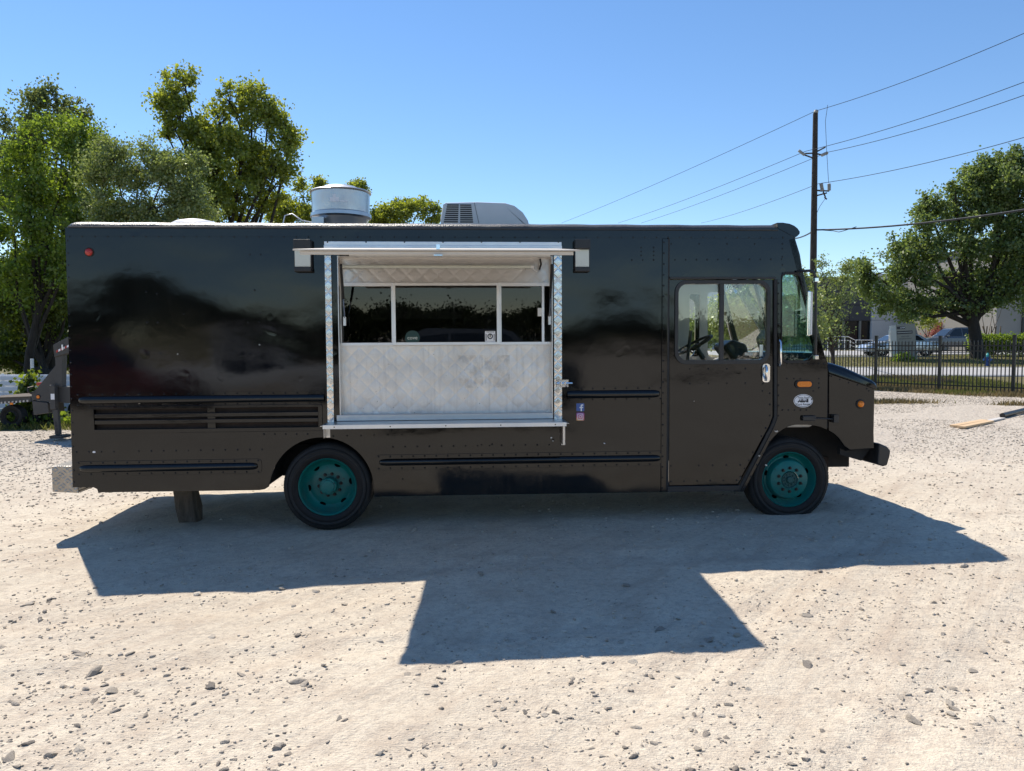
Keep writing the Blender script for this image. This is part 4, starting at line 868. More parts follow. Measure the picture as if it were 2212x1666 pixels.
part('axle', 'dark', MB().tube([(HR[0], .15, HR[1]), (HR[0], W-.15, HR[1])], .06, 12).lathe([(0, -.18), (.13, -.12), (.16, 0), (.13, .12), (0, .18)], (HR[0], W/2, HR[1]), n=20), smooth=40); part('axle', 'dark', MB().tube([(HF[0], .2, HF[1]-.05), (HF[0], W-.2, HF[1]-.05)], .045, 10))
part('chassis_rail', 'dark', MB().box(XR+.05, T(1880, 950)[0], .55, .62, .52, .74)); part('chassis_rail', 'dark', MB().box(XR+.05, T(1880, 950)[0], W-.62, W-.55, .52, .74))
part('wheel_arch', 'dark', MB().lathe([(.50, .02), (.50, .62)], (T(695, 1058)[0], 0, T(695, 1058)[1]), n=24, a0=R(4), a1=R(176)).box(T(570, 1000)[0], T(815, 1000)[0], .62, .64, .42, 1.0)); part('fuel_tank', 'dark', MB().box(T(1100, 1050)[0], T(1380, 1050)[0], .15, .5, .36, .60), bevel=.03)
part('front_spring', 'dark', MB().tube([(HF[0]-.5, .5, HF[1]+.12), (HF[0], .5, HF[1]-.02), (HF[0]+.55, .5, HF[1]+.1)], .035, 8)); part('tow_bracket', 'rust', MB().box(HF[0]+.42, HF[0]+.56, .4, .6, HF[1]+.02, HF[1]+.16))
# cab fittings
d0 = T(1770, 775); part('dashboard', 'lining', MB().prism([(d0[0]-.02, d0[1]-.03), (d0[0]-.28, d0[1]-.02), (d0[0]-.40, d0[1]-.14), (d0[0]-.38, .9), (d0[0]-.02, .9)], .06, W-.06), bevel=.03)
part('engine_cover', 'lining', MB().prism([(d0[0]-.38, .62), (d0[0]-1.0, .62), (d0[0]-.95, 1.05), (d0[0]-.6, 1.2), (d0[0]-.38, 1.25)], .75, 1.45), bevel=.05)
part('instrument_binnacle', 'satin', MB().prism([(d0[0]-.30, d0[1]-.04), (d0[0]-.42, d0[1]+.12), (d0[0]-.30, d0[1]+.2), (d0[0]-.14, d0[1]+.14), (d0[0]-.10, d0[1]-.02)], 1.45, 1.85), bevel=.03)
sc = TI @ at(1500, 745, 8.55); swh = MB()
swh.lathe([(.215+.016*math.cos(6.283*k/8), .016*math.sin(6.283*k/8)) for k in range(9)], axis='z', n=36).tube([(-.21, 0, 0), (0, 0, -.03), (.21, 0, 0)], .012, 6).tube([(0, -.21, 0), (0, 0, -.03)], .012, 6).lathe([(0, 0), (.05, -.01), (.06, -.05), (0, -.05)], axis='z', n=16)
o = part('steering_wheel', 'satin', swh, smooth=60); o.location = sc; o.rotation_euler = (0, R(-28), 0)
part('steering_column', 'satin', MB().tube([sc, sc + Vector((.3, 0, -.45))], .03, 10))
sp = TI @ at(1478, 790, 8.0)
part('grab_pole', 'satin', MB().tube([(sp.x-.02, sp.y+.1, .7), (sp.x+.10, sp.y+.1, 1.86)], .018, 8))
fc = TI @ at(1583, 622, 8.0); fo = part('cab_fan', 'satin', MB().tube([fc + Vector((.03, .0, .04)), fc + Vector((.14, .05, .07))], .045, 12).tube([fc + Vector((.1, .05, .06)), fc + Vector((.12, .05, .22))], .012, 6))
mb = MB()
for rr_ in (.03, .055, .08): mb.lathe([(rr_+.0025*math.cos(6.283*k/5), .0025*math.sin(6.283*k/5)) for k in range(6)], axis='y', n=24)
for k in range(5): a = 6.283*k/5; mb.add([(0, .01, 0), (.07*math.cos(a), .0, .07*math.sin(a)), (.07*math.cos(a+.7), .02, .07*math.sin(a+.7))], [(0, 1, 2)])
o = mb.build('fan_cage', M['chrome'], fo); o.location = fc + Vector((.0, -.02, 0))
part('window_catch', 'alu', MB().box(*(lambda r: (r[0], r[2], .045, .06, r[1], r[3]))(RC(1641, 745, 1648, 770, -.05)))); part('glass_clip', 'offwhite', MB().box(*(lambda r: (r[0], r[2], .036, .04, r[1], r[3]))(RC(1609, 762, 1626, 768, -.036))))
bpy.context.view_layer.update()

# ------------------------------------------------------------------ timber prop under the tail
b0, t0 = gp(402, 1128), TM @ Vector((T(398, 1060, -.35)[0], .38, ZB+.07))
blk = MB(); vs = []
for z, sx_, sy_, dx in ((-.02, .115, .09, .04), (.14, .12, .095, .025), (.30, .125, .10, .0), (t0.z - b0.z, .122, .1, -.015)):
    for k in range(10):
        a = 6.2832*k/10 + .3; j = .008*math.sin(k*5.1+z*20); vs.append((b0.x + dx + (sx_+j)*max(-.9, min(.9, 1.25*math.cos(a))), b0.y + .02 + (sy_+j)*max(-.9, min(.9, 1.25*math.sin(a))), b0.z + z))
fs = [(i*10+k, i*10+(k+1) % 10, (i+1)*10+(k+1) % 10, (i+1)*10+k) for i in range(3) for k in range(10)] + [tuple(range(9, -1, -1)), tuple(range(30, 40))]
tag(blk.add(vs, fs).build('timber_prop', m_bark('split_timber', (.115, .092, .070)), bevel=.006), 'rough dark timber post propping up the tail of the food truck', 'post')

# ------------------------------------------------------------------ trees
LEAF = {
 'sweetgum': m_leaf('sweetgum_leaf', (.046, .070, .022), (.135, .170, .055), (.27, .33, .08), .42, .07),
 'bright': m_leaf('bright_leaf', (.042, .082, .014), (.140, .205, .030), (.33, .46, .035), .46, .06),
 'olive': m_leaf('olive_leaf', (.054, .084, .022), (.195, .235, .068), (.34, .42, .08), .43, .12),
 'oak': m_leaf('oak_leaf', (.055, .088, .015), (.205, .245, .036), (.48, .54, .045), .48, .07),
 'street': m_leaf('street_tree_leaf', (.036, .064, .017), (.125, .175, .045), (.28, .37, .07), .44, .08),
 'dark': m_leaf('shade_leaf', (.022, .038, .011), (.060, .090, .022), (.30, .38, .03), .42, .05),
 'pink': m_leaf('pink_blossom', (.30, .10, .09), (.52, .24, .20), (.42, .16, .14), .35, .02),
 'far': m_leaf('far_leaf', (.014, .022, .009), (.040, .055, .018), (.04, .06, .015), .3, .02)}
BARK = m_bark('grey_bark', (.060, .048, .038)); BARKD = m_bark('dark_bark', (.030, .024, .019)); BARKL = m_bark('pale_bark', (.20, .15, .11))
def leaves(cl, n_per, spread, leaf, r, slim=.42, droop=.25):
    n = len(cl)*n_per; sc_ = np.repeat(spread*r.uniform(.45, 1.35, len(cl)), n_per)[:, None]; ax = r.normal(size=(len(cl), 3)); ax[:, 2] = np.abs(ax[:, 2])*.7; ax /= np.linalg.norm(ax, axis=1)[:, None]
    c = np.repeat(cl, n_per, 0) + r.normal(size=(n, 3))*sc_*.75*np.array([1, 1, .8]) + np.repeat(ax, n_per, 0)*sc_*r.normal(size=(n, 1))*1.1
    d = r.normal(size=(n, 3)); d[:, 2] -= droop; d /= np.linalg.norm(d, axis=1)[:, None]
    u = r.normal(size=(n, 3)); u[:, 2] *= .5; s = np.cross(d, u); s /= np.linalg.norm(s, axis=1)[:, None] + 1e-9
    ln = leaf*(.6 + .8*r.random(n))[:, None]; nrm = np.cross(s, d)
    v = np.stack([c, c + d*ln*.45 + s*ln*slim + nrm*ln*.08, c + d*ln, c + d*ln*.45 - s*ln*slim + nrm*ln*.08], 1).reshape(-1, 3)
    return v, np.arange(n*4).reshape(-1, 4)
def lobe_px(lst, Y, dy=1.0):                            # lobes given as picture circles at a distance
    out = []
    for q in lst:
        px, py, rx, ry = q[:4]; k = Y/FPX; p = at(px, py, Y + (q[4] if len(q) > 4 else 0)); out.append((np.array(p), np.array([rx*k, rx*k*dy, ry*k])))
    return out
def tree(name, base, lobes, mat, label, bark=None, n_cl=60, n_per=55, leaf=.13, spread=.30, trunk=.16, group=None, seed=0, cat='tree', slim=.42, twigs=10, stems=1, shell=.45, gapt=.34):
    r = np.random.default_rng(1000 + seed); root = empty(name, base); base = np.array(base); cls = []; mb = MB(); bark = bark or BARK
    vol = np.array([np.prod(l[1])**(2/3) for l in lobes]); vol = vol/vol.sum()*len(lobes)
    low = lobes[int(np.argmin([l[0][2] for l in lobes]))]
    cm = np.mean([l[0] for l in lobes], 0); fork = base + (cm - base)*np.array([.6, .6, .5])
    for s in range(stems):
        off = np.array([(s - (stems-1)/2)*trunk*2.4, 0, 0]); f2 = fork + off*2.2
        m1 = base + off + (f2-base-off)*.5 + np.append(r.normal(size=2)*.12, 0)
        mb.tube([base + off - np.array([0, 0, .15]), base + off + np.array([0, 0, .12]), m1, f2], [trunk*1.35, trunk*1.05, trunk*.85, trunk*.62], 9)
    for li, (c, rad) in enumerate(lobes):
        s0 = fork + (np.array([(li % stems) - (stems-1)/2, 0, 0])*trunk*5 if stems > 1 else 0); t = r.uniform(.55, 1.0); s0 = base + (s0-base)*t if c[2] > fork[2]*.7 else base + (s0 - base)*min(t, .7)
        mid = (s0 + c)/2 + r.normal(size=3)*np.linalg.norm(c-s0)*.06 + np.array([0, 0, -.04*np.linalg.norm(c-s0)])
        mb.tube([s0, mid, c], [trunk*.45, trunk*.28, trunk*.13], 6, False)
        n = max(5, int(n_cl*.34*vol[li])); d = r.normal(size=(n, 3)); d /= np.linalg.norm(d, axis=1)[:, None]
        rr_ = (shell + (1-shell)*r.random(n)**.6)*r.uniform(.72, 1.28, n); p = c + d*rad*rr_[:, None]; cls.append(p)
        for q in p[:min(twigs, n)]:
            mb.tube([c + (q-c)*.05, (c+q)/2 + r.normal(size=3)*.05, q], [trunk*.12, trunk*.07, trunk*.03], 4, False)
    cl = np.concatenate(cls)
    s_ = 1.0/max(.5, float(np.mean([l[1][0] for l in lobes]))*.55)
    gap = vnoise(cl[:, 0]*s_ + cl[:, 1]*s_*.6 + seed*13, cl[:, 2]*s_ - cl[:, 1]*s_*.4, 1.0, 600 + seed); cl = cl[gap > gapt]
    top = np.array(sorted([tuple(l[0]) + tuple(l[1]) for l in lobes], key=lambda q: -(q[2]+q[5]))[:max(3, len(lobes)*2//3)]); sh = []
    for q in top:                                       # shoots that stand out of the crown
        for _ in range(4):
            a = r.uniform(0, 6.283); e = r.uniform(.35, 1.35); d = np.array([math.cos(a)*math.cos(e), math.sin(a)*math.cos(e)*.5, math.sin(e)])
            p0 = q[:3] + d*q[3:]*.8; ln_ = r.uniform(.12, .42)*min(1.2, q[5]); p1 = p0 + d*q[3:]*.25 + np.array([0, 0, ln_])
            mb.tube([q[:3] + d*q[3:]*.3, p0, p1], [trunk*.10, trunk*.06, trunk*.02], 4, False)
            for t_ in (.1, .4, .7, 1.0): sh.append(p0 + (p1-p0)*t_ + r.normal(size=3)*.05)
    mb.v = [tuple(np.array(v) - base) for v in mb.v]; mb.build('trunk', bark, root, smooth=60)
    v, f = leaves(cl, int(n_per*2.7), spread*.72, leaf*.72, r, slim); v2, f2 = leaves(np.array(sh), int(n_per*.6), spread*.42, leaf*.66, r, slim)
    quick('crown', LEAF[mat], np.concatenate([v, v2]) - base, np.concatenate([f, f2 + len(v)]), root)
    return tag(root, label, cat, group)
G1 = 'trees behind the food truck'
def gnd(px, Y): p = at(px, 800, Y); return (p.x, p.y, float(gz(p.x, p.y)))
tree('sweetgum_tree', gnd(105, 26.5), lobe_px([(72, 248, 34, 44), (126, 238, 34, 48), (160, 275, 42, 42), (95, 315, 75, 45), (195, 330, 34, 34), (40, 345, 45, 50), (2, 320, 34, 60), (30, 410, 60, 50), (150, 390, 55, 60), (90, 480, 70, 60)], 26.5), 'sweetgum', 'tallest sweetgum tree, topping the leafy mass furthest from the cab', BARKD, 55, 46, .15, .30, .20, G1, 1, gapt=.38)
tree('vine_draped_tree', gnd(55, 23), lobe_px([(75, 320, 55, 44), (135, 308, 60, 40), (185, 318, 40, 42), (60, 380, 65, 55), (150, 370, 70, 60), (30, 480, 60, 70), (110, 470, 70, 65), (190, 450, 45, 70), (60, 590, 70, 60), (150, 560, 60, 70), (-10, 560, 50, 80)], 23), 'bright', 'bright green vine-draped tree in front of the tall sweetgum', BARKD, 62, 58, .12, .30, .14, G1, 2, gapt=.22)
tree('shade_tree', gnd(112, 24.5), lobe_px([(20, 650, 50, 60, 1.5), (95, 640, 60, 70, 1.5), (150, 620, 30, 60, 2), (60, 730, 55, 45, 2.5), (120, 715, 40, 50, 2.5), (0, 760, 40, 40, 2), (50, 775, 50, 35, 4), (110, 780, 50, 35, 4), (20, 600, 60, 50, 4), (110, 560, 60, 60, 4), (60, 680, 70, 60, 5), (130, 660, 40, 70, 5), (170, 760, 50, 50, 4), (-30, 690, 50, 80, 4)], 24.5), 'dark', 'dark shaded understorey tree with thick trunk above the white metal fence', BARKD, 95, 60, .13, .32, .19, G1, 3, gapt=.10)
tree('holly_tree', gnd(300, 21), lobe_px([(245, 350, 48, 46), (300, 365, 50, 55), (355, 380, 48, 55), (410, 400, 42, 52), (215, 420, 45, 50), (270, 440, 60, 50), (340, 450, 60, 50), (410, 460, 50, 45), (230, 495, 50, 40), (320, 510, 70, 40)], 21), 'olive', 'olive green small-leaved tree rising right behind the white roof vent', BARK, 85, 66, .085, .24, .12, G1, 4, gapt=.30)
tree('oak_tree', gnd(470, 28), lobe_px([(378, 205, 32, 45), (402, 195, 22, 38), (358, 240, 26, 30), (430, 290, 26, 30), (450, 330, 40, 40), (392, 270, 34, 45), (408, 330, 40, 40), (365, 300, 14, 18), (500, 225, 34, 34), (545, 215, 34, 24), (580, 250, 28, 26), (615, 300, 26, 38), (540, 280, 60, 45), (475, 270, 34, 45), (600, 350, 38, 40), (630, 300, 14, 16), (520, 350, 70, 50), (450, 385, 50, 50), (590, 405, 44, 36), (520, 430, 75, 40), (440, 455, 60, 40)], 28), 'oak', 'tall yellow-green oak with a forked top between roof vent and exhaust fan', BARKD, 62, 46, .16, .26, .22, G1, 5, twigs=14, slim=.34, gapt=.38)
tree('oak_tree', gnd(640, 30), lobe_px([(655, 425, 34, 30), (628, 450, 34, 26), (670, 460, 30, 30), (600, 465, 34, 24), (690, 402, 10, 10)], 30), 'oak', 'low oak crown peeping over the roof beside the exhaust fan', BARK, 50, 48, .14, .24, .15, G1, 6, slim=.34)
tree('oak_tree', gnd(870, 33), lobe_px([(868, 462, 34, 24), (905, 455, 26, 20), (830, 468, 28, 20), (935, 465, 18, 18), (805, 478, 20, 16), (775, 405, 16, 8)], 33), 'oak', 'round green treetop over the roof between exhaust fan and air conditioner', BARK, 50, 50, .14, .22, .15, G1, 7, slim=.36)
tree('street_tree', gnd(2112, 46), lobe_px([(2260, 480, 90, 120), (2215, 370, 60, 40), (2170, 375, 50, 36), (2120, 385, 34, 34), (2180, 395, 70, 45), (2130, 420, 60, 55), (2230, 430, 80, 80), (2065, 440, 42, 40), (2010, 465, 38, 38), (2085, 510, 70, 60), (2000, 530, 60, 50), (1940, 570, 52, 44), (1890, 595, 42, 30), (2180, 540, 90, 70), (1910, 635, 50, 40), (1975, 610, 60, 46), (2060, 600, 70, 50), (1945, 668, 42, 26), (2150, 625, 80, 40), (2250, 580, 80, 90), (2010, 650, 44, 26), (2070, 640, 44, 30)], 46), 'street', 'large dark green street tree shading the sign and hedge', BARKD, 90, 60, .22, .46, .40, None, 8, twigs=12, gapt=.30)
tree('yaupon_tree', gnd(1800, 27), lobe_px([(1785, 620, 24, 26), (1815, 610, 26, 10), (1785, 665, 30, 28), (1820, 655, 26, 14), (1795, 710, 36, 24), (1775, 585, 12, 22), (1828, 690, 22, 14), (1765, 700, 24, 30), (1830, 580, 16, 6)], 27), 'olive', 'thin wispy small-leaved tree just ahead of the windscreen', BARK, 30, 34, .085, .22, .07, None, 9, twigs=26, gapt=.38)
tree('low_tree', gnd(1640, 22), lobe_px([(1600, 660, 34, 30), (1585, 700, 36, 26), (1630, 640, 30, 34), (1560, 690, 24, 24), (1670, 690, 40, 40), (1720, 650, 36, 60), (1650, 725, 40, 20), (1735, 710, 36, 36)], 22), 'olive', 'leafy green tree seen through the cab windows near the windscreen', BARK, 46, 46, .12, .30, .12, 'trees seen through the cab', 10)
tree('low_tree', gnd(1500, 36), lobe_px([(1490, 715, 34, 26), (1530, 700, 36, 36), (1460, 735, 40, 22), (1550, 730, 40, 22)], 36), 'street', 'darker green shrub seen through the rear of the door window', BARK, 46, 46, .13, .30, .12, 'trees seen through the cab', 11)
tree('crape_myrtle', gnd(2052, 70), lobe_px([(2040, 715, 22, 16), (2065, 712, 22, 18), (2025, 722, 14, 12), (2082, 722, 14, 12)], 70), 'pink', 'pink-flowering crape myrtle behind the parked pickup', BARK, 36, 40, .20, .35, .10, None, 12, stems=3)
tree('bare_stemmed_myrtle', gnd(2140, 52), lobe_px([(2120, 640, 34, 24), (2150, 630, 30, 26), (2170, 645, 30, 22), (2135, 655, 20, 14)], 52), 'street', 'multi-stemmed myrtle with pale bare trunks behind the hedge', BARKL, 24, 36, .17, .34, .06, None, 13, stems=5)
tree('young_tree', gnd(2005, 66), lobe_px([(1985, 690, 24, 14), (2010, 680, 26, 16), (2000, 700, 20, 10)], 66), 'oak', 'slight young tree with thin trunk behind the sign', BARK, 30, 40, .18, .34, .08, None, 14)
def hedge():
    a, b = at(2114, 745, 48), at(2330, 745, 48); z0 = float(gz(a.x, 48)); root = empty('hedge', ((a.x+b.x)/2, 48.5, z0)); r = np.random.default_rng(5); n = 900
    p = np.stack([r.uniform(a.x, b.x, n), r.uniform(48, 49.2, n), z0 + .1 + 1.25*np.sqrt(r.random(n))], 1); base = np.array(root.location)
    v, f = leaves(p, 22, .12, .10, r); quick('foliage', LEAF['bright'], v - base, f, root)
    mb = MB()
    for k in range(14): x = a.x + (b.x-a.x)*(k+.5)/14 - base[0]; mb.tube([(x, 0, -.1), (x+.05, .1, .9)], [.03, .015], 5)
    mb.build('stem', BARKD, root); return tag(root, 'clipped green hedge with sunlit top beside the street tree', 'hedge')
hedge()
def shrub(name, px, Y, w, h, mat, label, leaf=.08, n=70, group=None, seed=1):
    b = gnd(px, Y); root = empty(name, b); r = np.random.default_rng(seed*17); d = r.normal(size=(n, 3)); d /= np.linalg.norm(d, axis=1)[:, None]
    p = np.abs(d)*np.array([0, 0, 1]) + d*np.array([1, 1, 0]); p = p*np.array([w, w*.7, h])*(.4+.6*r.random((n, 1)))
    v, f = leaves(p, 26, .09, leaf, r); quick('foliage', LEAF[mat], v, f, root); mb = MB()
    for q in p[:9]: mb.tube([(0, 0, -.05), tuple(q*.5 + np.array([0, 0, .05])), tuple(q)], [.015, .01, .005], 4)
    mb.build('stem', BARK, root); return tag(root, label, 'shrub', group)
shrub('sapling', 62, 17.6, .22, 1.25, 'dark', 'dark leafy sapling growing through the white metal fence', .10, 60, seed=2)
shrub('shrub', 44, 16.6, .5, .55, 'dark', 'low dark bush behind the flatbed trailer deck', .07, 50, seed=3)
shrub('shrub', 1951, 43.2, .7, .5, 'bright', 'small bright green bush at the foot of the street sign', .10, 50, seed=4)
shrub('shrub', 88, 16.4, .9, .35, 'bright', 'low sunlit weeds clump under the gooseneck trailer', .08, 60, seed=5)

# ------------------------------------------------------------------ white corrugated fence
M['sheet'] = plain('white_sheet_metal', (.66, .69, .74), .45, .0, var=.10, scale=1.2)
fy_ = 18.3; x0, x1 = at(-60, 850, fy_).x, at(260, 850, fy_).x; zb_ = float(gz(-8, fy_)) - .06; wf_ = empty('metal_fence', ((x0+x1)/2, fy_, zb_)); L_ = (x1-x0)/2
prof = []
rows = 8
for k in range(rows):
    mb = MB(); z = .02 + k*.138; mb.prism([(-L_, z), (L_, z), (L_, z+.105), (-L_, z+.105)], -.03, .0); mb.prism([(-L_, z+.105), (L_, z+.105), (L_, z+.1375), (-L_, z+.1375)], .012, .03)
    mb.build('sheet_rib', M['sheet'], wf_, bevel=.008)
for k in range(6): MB().tube([(-L_+k*L_*.4, .05, -.1), (-L_+k*L_*.4, .05, 1.15)], .03, 8).build('post', M['alu'], wf_)
tag(wf_, 'low white ribbed sheet-metal fence below the trees', 'fence')
tag(MB().tube([at(70, 812, 18.6), at(69, 775, 18.6)], .04, 10).build('fence_pipe', M['offwhite']), 'short pale pipe standing up behind the white metal fence', 'pipe')

# ------------------------------------------------------------------ trailers
M['trailer'] = plain('dusty_black_steel', (.050, .048, .046), .55, var=.25, scale=5, bumpd=.002)
def pp(lst, Y, org): return [(at(a, b, Y).x - org[0], at(a, b, Y).z - org[2]) for a, b in lst]
Yg = 13.9; o_ = gp(131, 944); og = (o_.x, Yg, o_.z - .01); gt = empty('gooseneck_trailer', og)
def gpart(name, mat, lst, y0, y1, bevel=.008): return MB().prism(pp(lst, Yg, og), y0, y1).build(name, M[mat], gt, bevel=bevel)
gpart('neck_gusset', 'trailer', [(66, 847), (72, 846), (120.5, 787), (124, 835), (200, 838), (200, 874), (114, 869.5), (67, 864.5)], .02, .12); gpart('neck_gusset', 'trailer', [(66, 847), (72, 846), (120.5, 787), (124, 835), (200, 838), (200, 874), (114, 869.5), (67, 864.5)], 2.0, 2.1)
gpart('toolbox', 'trailer', [(69, 866), (103, 870.5), (105.5, 892), (72.5, 897)], .0, .5); gpart('cross_beam', 'trailer', [(103, 845), (200, 845), (200, 873), (103, 870)], .13, 1.99)
gpart('neck_column', 'trailer', [(117.5, 748), (136, 748), (133.5, 837), (124, 838)], -.01, .14); gpart('neck_beam', 'trailer', [(117, 745.5), (146, 729.5), (215, 700), (215, 735), (148, 763.5), (120, 771.5)], -.04, .13); gpart('neck_beam', 'trailer', [(117, 745.5), (215, 700), (215, 735), (120, 771.5)], 1.98, 2.1)
for k in range(6):
    x = 124.5 + k*4.6; y = 757.5 - k*2.15; gpart('reflector_strip', 'red' if k % 2 == 0 else 'vinyl', [(x, y), (x+4.4, y-2.1), (x+4.4, y+2.4), (x, y+4.5)], -.045, -.0405, None)
gpart('beam_pin', 'alu', [(137.5, 745), (140, 744), (141, 756), (138, 757)], -.07, -.045, .004)
jk = gpart('jack_leg', 'trailer', [(114.5, 831.5), (126, 831.5), (128, 884), (116.5, 884)], -.12, -.01); gpart('jack_label', 'vinyl', [(118, 850), (126, 850), (126.5, 862.5), (118.5, 862.5)], -.123, -.1205, None).parent = gt
gpart('jack_tube', 'trailer', [(119.5, 884), (131, 884), (136, 938), (126, 938)], -.10, -.03); gpart('jack_foot', 'trailer', [(120, 939), (147, 939), (147, 945), (120, 945)], -.2, .1)
mb = MB()
for k in range(4): q = pp([(127.2 + k*1.15, 912.5 + k*6.6)], Yg, og)[0]; mb.disc(q, .024, .026, -.1005, 12, .002)
o = mb.build('jack_holes', M['ink'], gt)
q = pp([(81.4, 857.6)], Yg, og)[0]; MB().lathe([(0, -.02), (.03, -.015), (.036, 0)], (q[0], .02, q[1]), n=16).build('marker_light', M['amber'], gt); MB().lathe([(.036, -.012), (.046, 0)], (q[0], .02, q[1]), n=16).build('light_bezel', M['ink'], gt)
q = pp([(66, 838)], Yg, og)[0]; MB().tube([(q[0]+.02, .05, q[1]+.02), (q[0]-.03, -.03, q[1]), (q[0]-.02, -.05, q[1]-.07), (q[0]+.03, -.02, q[1]-.11)], .016, 8).build('hitch_chain', M['lug'], gt); MB().box(q[0]-.02, q[0]+.13, .2, .5, q[1]+.03, q[1]+.09).build('toolbox_strap', M['red'], gt, bevel=.01)
for y in (.55, 1.6): MB().lathe([(.12, 0), (.2, -.02), (.36, 0), (.38, .05), (.38, .18), (.2, .22)], (og[0]*0 + pp([(155, 905)], Yg, og)[0][0] + .35, y + 1.2, .37), n=28).build('wheel', M['tyre'], gt, smooth=40)
tag(gt, 'dusty black gooseneck trailer neck on its jack leg behind the tail', 'trailer')
Yf = 15.6; o_ = gp(28, 925); of = (o_.x, Yf, o_.z); ft = empty('flatbed_trailer', of)
def fpart(name, mat, lst, y0, y1, bevel=.008): return MB().prism(pp(lst, Yf, of), y0, y1).build(name, M[mat], ft, bevel=bevel)
fpart('deck_edge', 'trailer', [(-60, 863), (66, 857), (66, 868), (-60, 877)], 0, .1); fpart('deck', 'wood', [(-60, 860.5), (66, 856), (66, 858), (-60, 863)], -.02, 1.9, .004)
for k in range(9): x = -6 + 8*k; fpart('stake_pocket', 'pinegrey', [(x, 868.5 - .075*x), (x+3.5, 868.3 - .075*x), (x+3.5, 872.5 - .075*x), (x, 872.8 - .075*x)], -.012, -.001, None)
q = pp([(26.5, 872)], Yf, of)[0]; MB().box(q[0]-.03, q[0]+.03, -.03, -.002, q[1]-.022, q[1]+.022).build('marker_light', M['amber'], ft)
for x in (14, 34):
    for y in (.15, 1.45): q = pp([(x + 14, 901)], Yf, of)[0]; MB().lathe([(.10, 0), (.14, .03), (.2, -.01), (.24, .0), (.255, .04), (.255, .18), (.2, .2)], (q[0] - (.15 if x == 14 else -.12), y + (.35 if x == 34 else 0), .255), n=28).build('wheel', M['tyre'], ft, smooth=40)
tag(ft, 'flatbed trailer deck with small black wheels by the white fence', 'trailer')
tag(MB().prism([(-1.1, 0), (.0, 0), (.0, .04), (-1.1, .04)], -.07, .07).build('plank', M['pinegrey'], bevel=.003), 'pale plank lying on the weeds behind the jack leg', 'plank').location = gp(140, 915) + Vector((.1, 0, .06))

# ------------------------------------------------------------------ utility pole and lines
Yp = 33.0; bp = at(1756, 800, Yp); zb_ = float(gz(bp.x, Yp)); po = (bp.x, Yp, zb_); pole = empty('utility_pole', po); PB = m_bark('creosoted_pole', (.045, .036, .030))
V3 = lambda px, py, dy=0.0: tuple(at(px, py, Yp + dy) - Vector(po))
MB().tube([(0, 0, -.3), V3(1757, 560), V3(1761.5, 245)], [.16, .145, .105], 14).build('post', PB, pole, smooth=60)
def insulator(name, a, b, r=.075, n=6):
    a, b = Vector(a), Vector(b); pts = []; rs = []
    for k in range(n*2+1): pts.append(a.lerp(b, k/(n*2))); rs.append(r if k % 2 else r*.66)
    return MB().tube(pts, rs, 12).build(name, M['cerm'], pole, smooth=30)
M['cerm'] = plain('grey_porcelain', (.30, .31, .31), .35)
insulator('insulator', V3(1725, 325, -.1), V3(1738, 335, -.1)); insulator('insulator', V3(1774, 336, -.1), V3(1788, 330, -.1)); insulator('insulator', V3(1773.5, 396, -.1), V3(1776.5, 412, -.1), .09); insulator('insulator', V3(1791, 397, -.1), V3(1791, 412, -.1), .085); insulator('insulator', V3(1762.5, 238), V3(1762.5, 246), .11, 1)
mb = MB()
for a, b in (((1738, 332), (1760, 331)), ((1738, 335), (1760, 343)), ((1775, 335), (1760, 331)), ((1776, 413), (1760, 411)), ((1791, 413), (1760, 411)), ((1778, 414), (1783, 426)), ((1781, 426), (1786, 431)), ((1786, 417), (1760, 424)), ((1783, 318), (1762, 329))): mb.tube([V3(*a), V3(*b)], .032, 6)
mb.build('bracket', M['lug'], pole)
tag(pole, 'dark wooden utility pole with grey insulators ahead of the truck', 'utility pole')
def wire(pts, r, label, mat='ink', group='overhead lines on the utility pole', sag=0):
    tag(MB().tube(pts, r, 5).build('power_line', M[mat], smooth=60), label, 'power line', group)
def span(l, m, r, Yl, Yr, n=14):                        # from a picture point far off over the pole to one near
    a, b, c = at(*l, Yl), at(*m, Yp), at(*r, Yr); out = []
    for p, q in ((a, b), (b, c)):
        for k in range(n): t = k/n; out.append(p.lerp(q, t) - Vector((0, 0, .25*4*t*(1-t)*.6)))
    return out + [c]
wire(span((1213, 482), (1762, 240), (2240, 60), 62, 24), .012, 'topmost power line, running over the very tip of the pole')
wire(span((1335, 482), (1740, 327), (2240, 167), 62, 24), .012, 'second power line from the top, caught on the insulator nearer the truck')
wire(span((1385, 482), (1788, 329), (2240, 196), 62, 24), .012, 'third power line from the top, leaving the insulator beyond the pole')
wire(span((1515, 482), (1768, 397), (2240, 289), 62, 24), .012, 'fourth power line, lowest of the thin lines above the cable')
wire(span((1700, 515), (1760, 497), (2240, 449), 42, 24), .035, 'thick black telephone cable reaching into the street tree')
wire([at(1768, 497, Yp), at(1800, 499, Yp-1), at(1812, 501.5, Yp-1.4), at(1822, 499, Yp-1.6), at(1850, 490, Yp-2)], .016, 'short loop of slack cable hanging below the telephone cable')
wire([at(1788, 227, Yp-.8), at(1783, 262, Yp-.8), at(1786, 330, Yp-.8), at(1790, 396, Yp-.3)], .010, 'thin drop wire hanging down beside the pole top')
wire([at(1782, 430, Yp), at(1771, 446, Yp), at(1761, 468, Yp)], .010, 'short jumper wire slanting back to the pole below the insulators')
wire([at(1760, 598, 50), at(1990, 548, 60)], .014, 'faint far line crossing low in front of the street tree'); wire([at(1790, 592, 50), at(1990, 572, 60)], .018, 'darker far line just above the dark building roof')

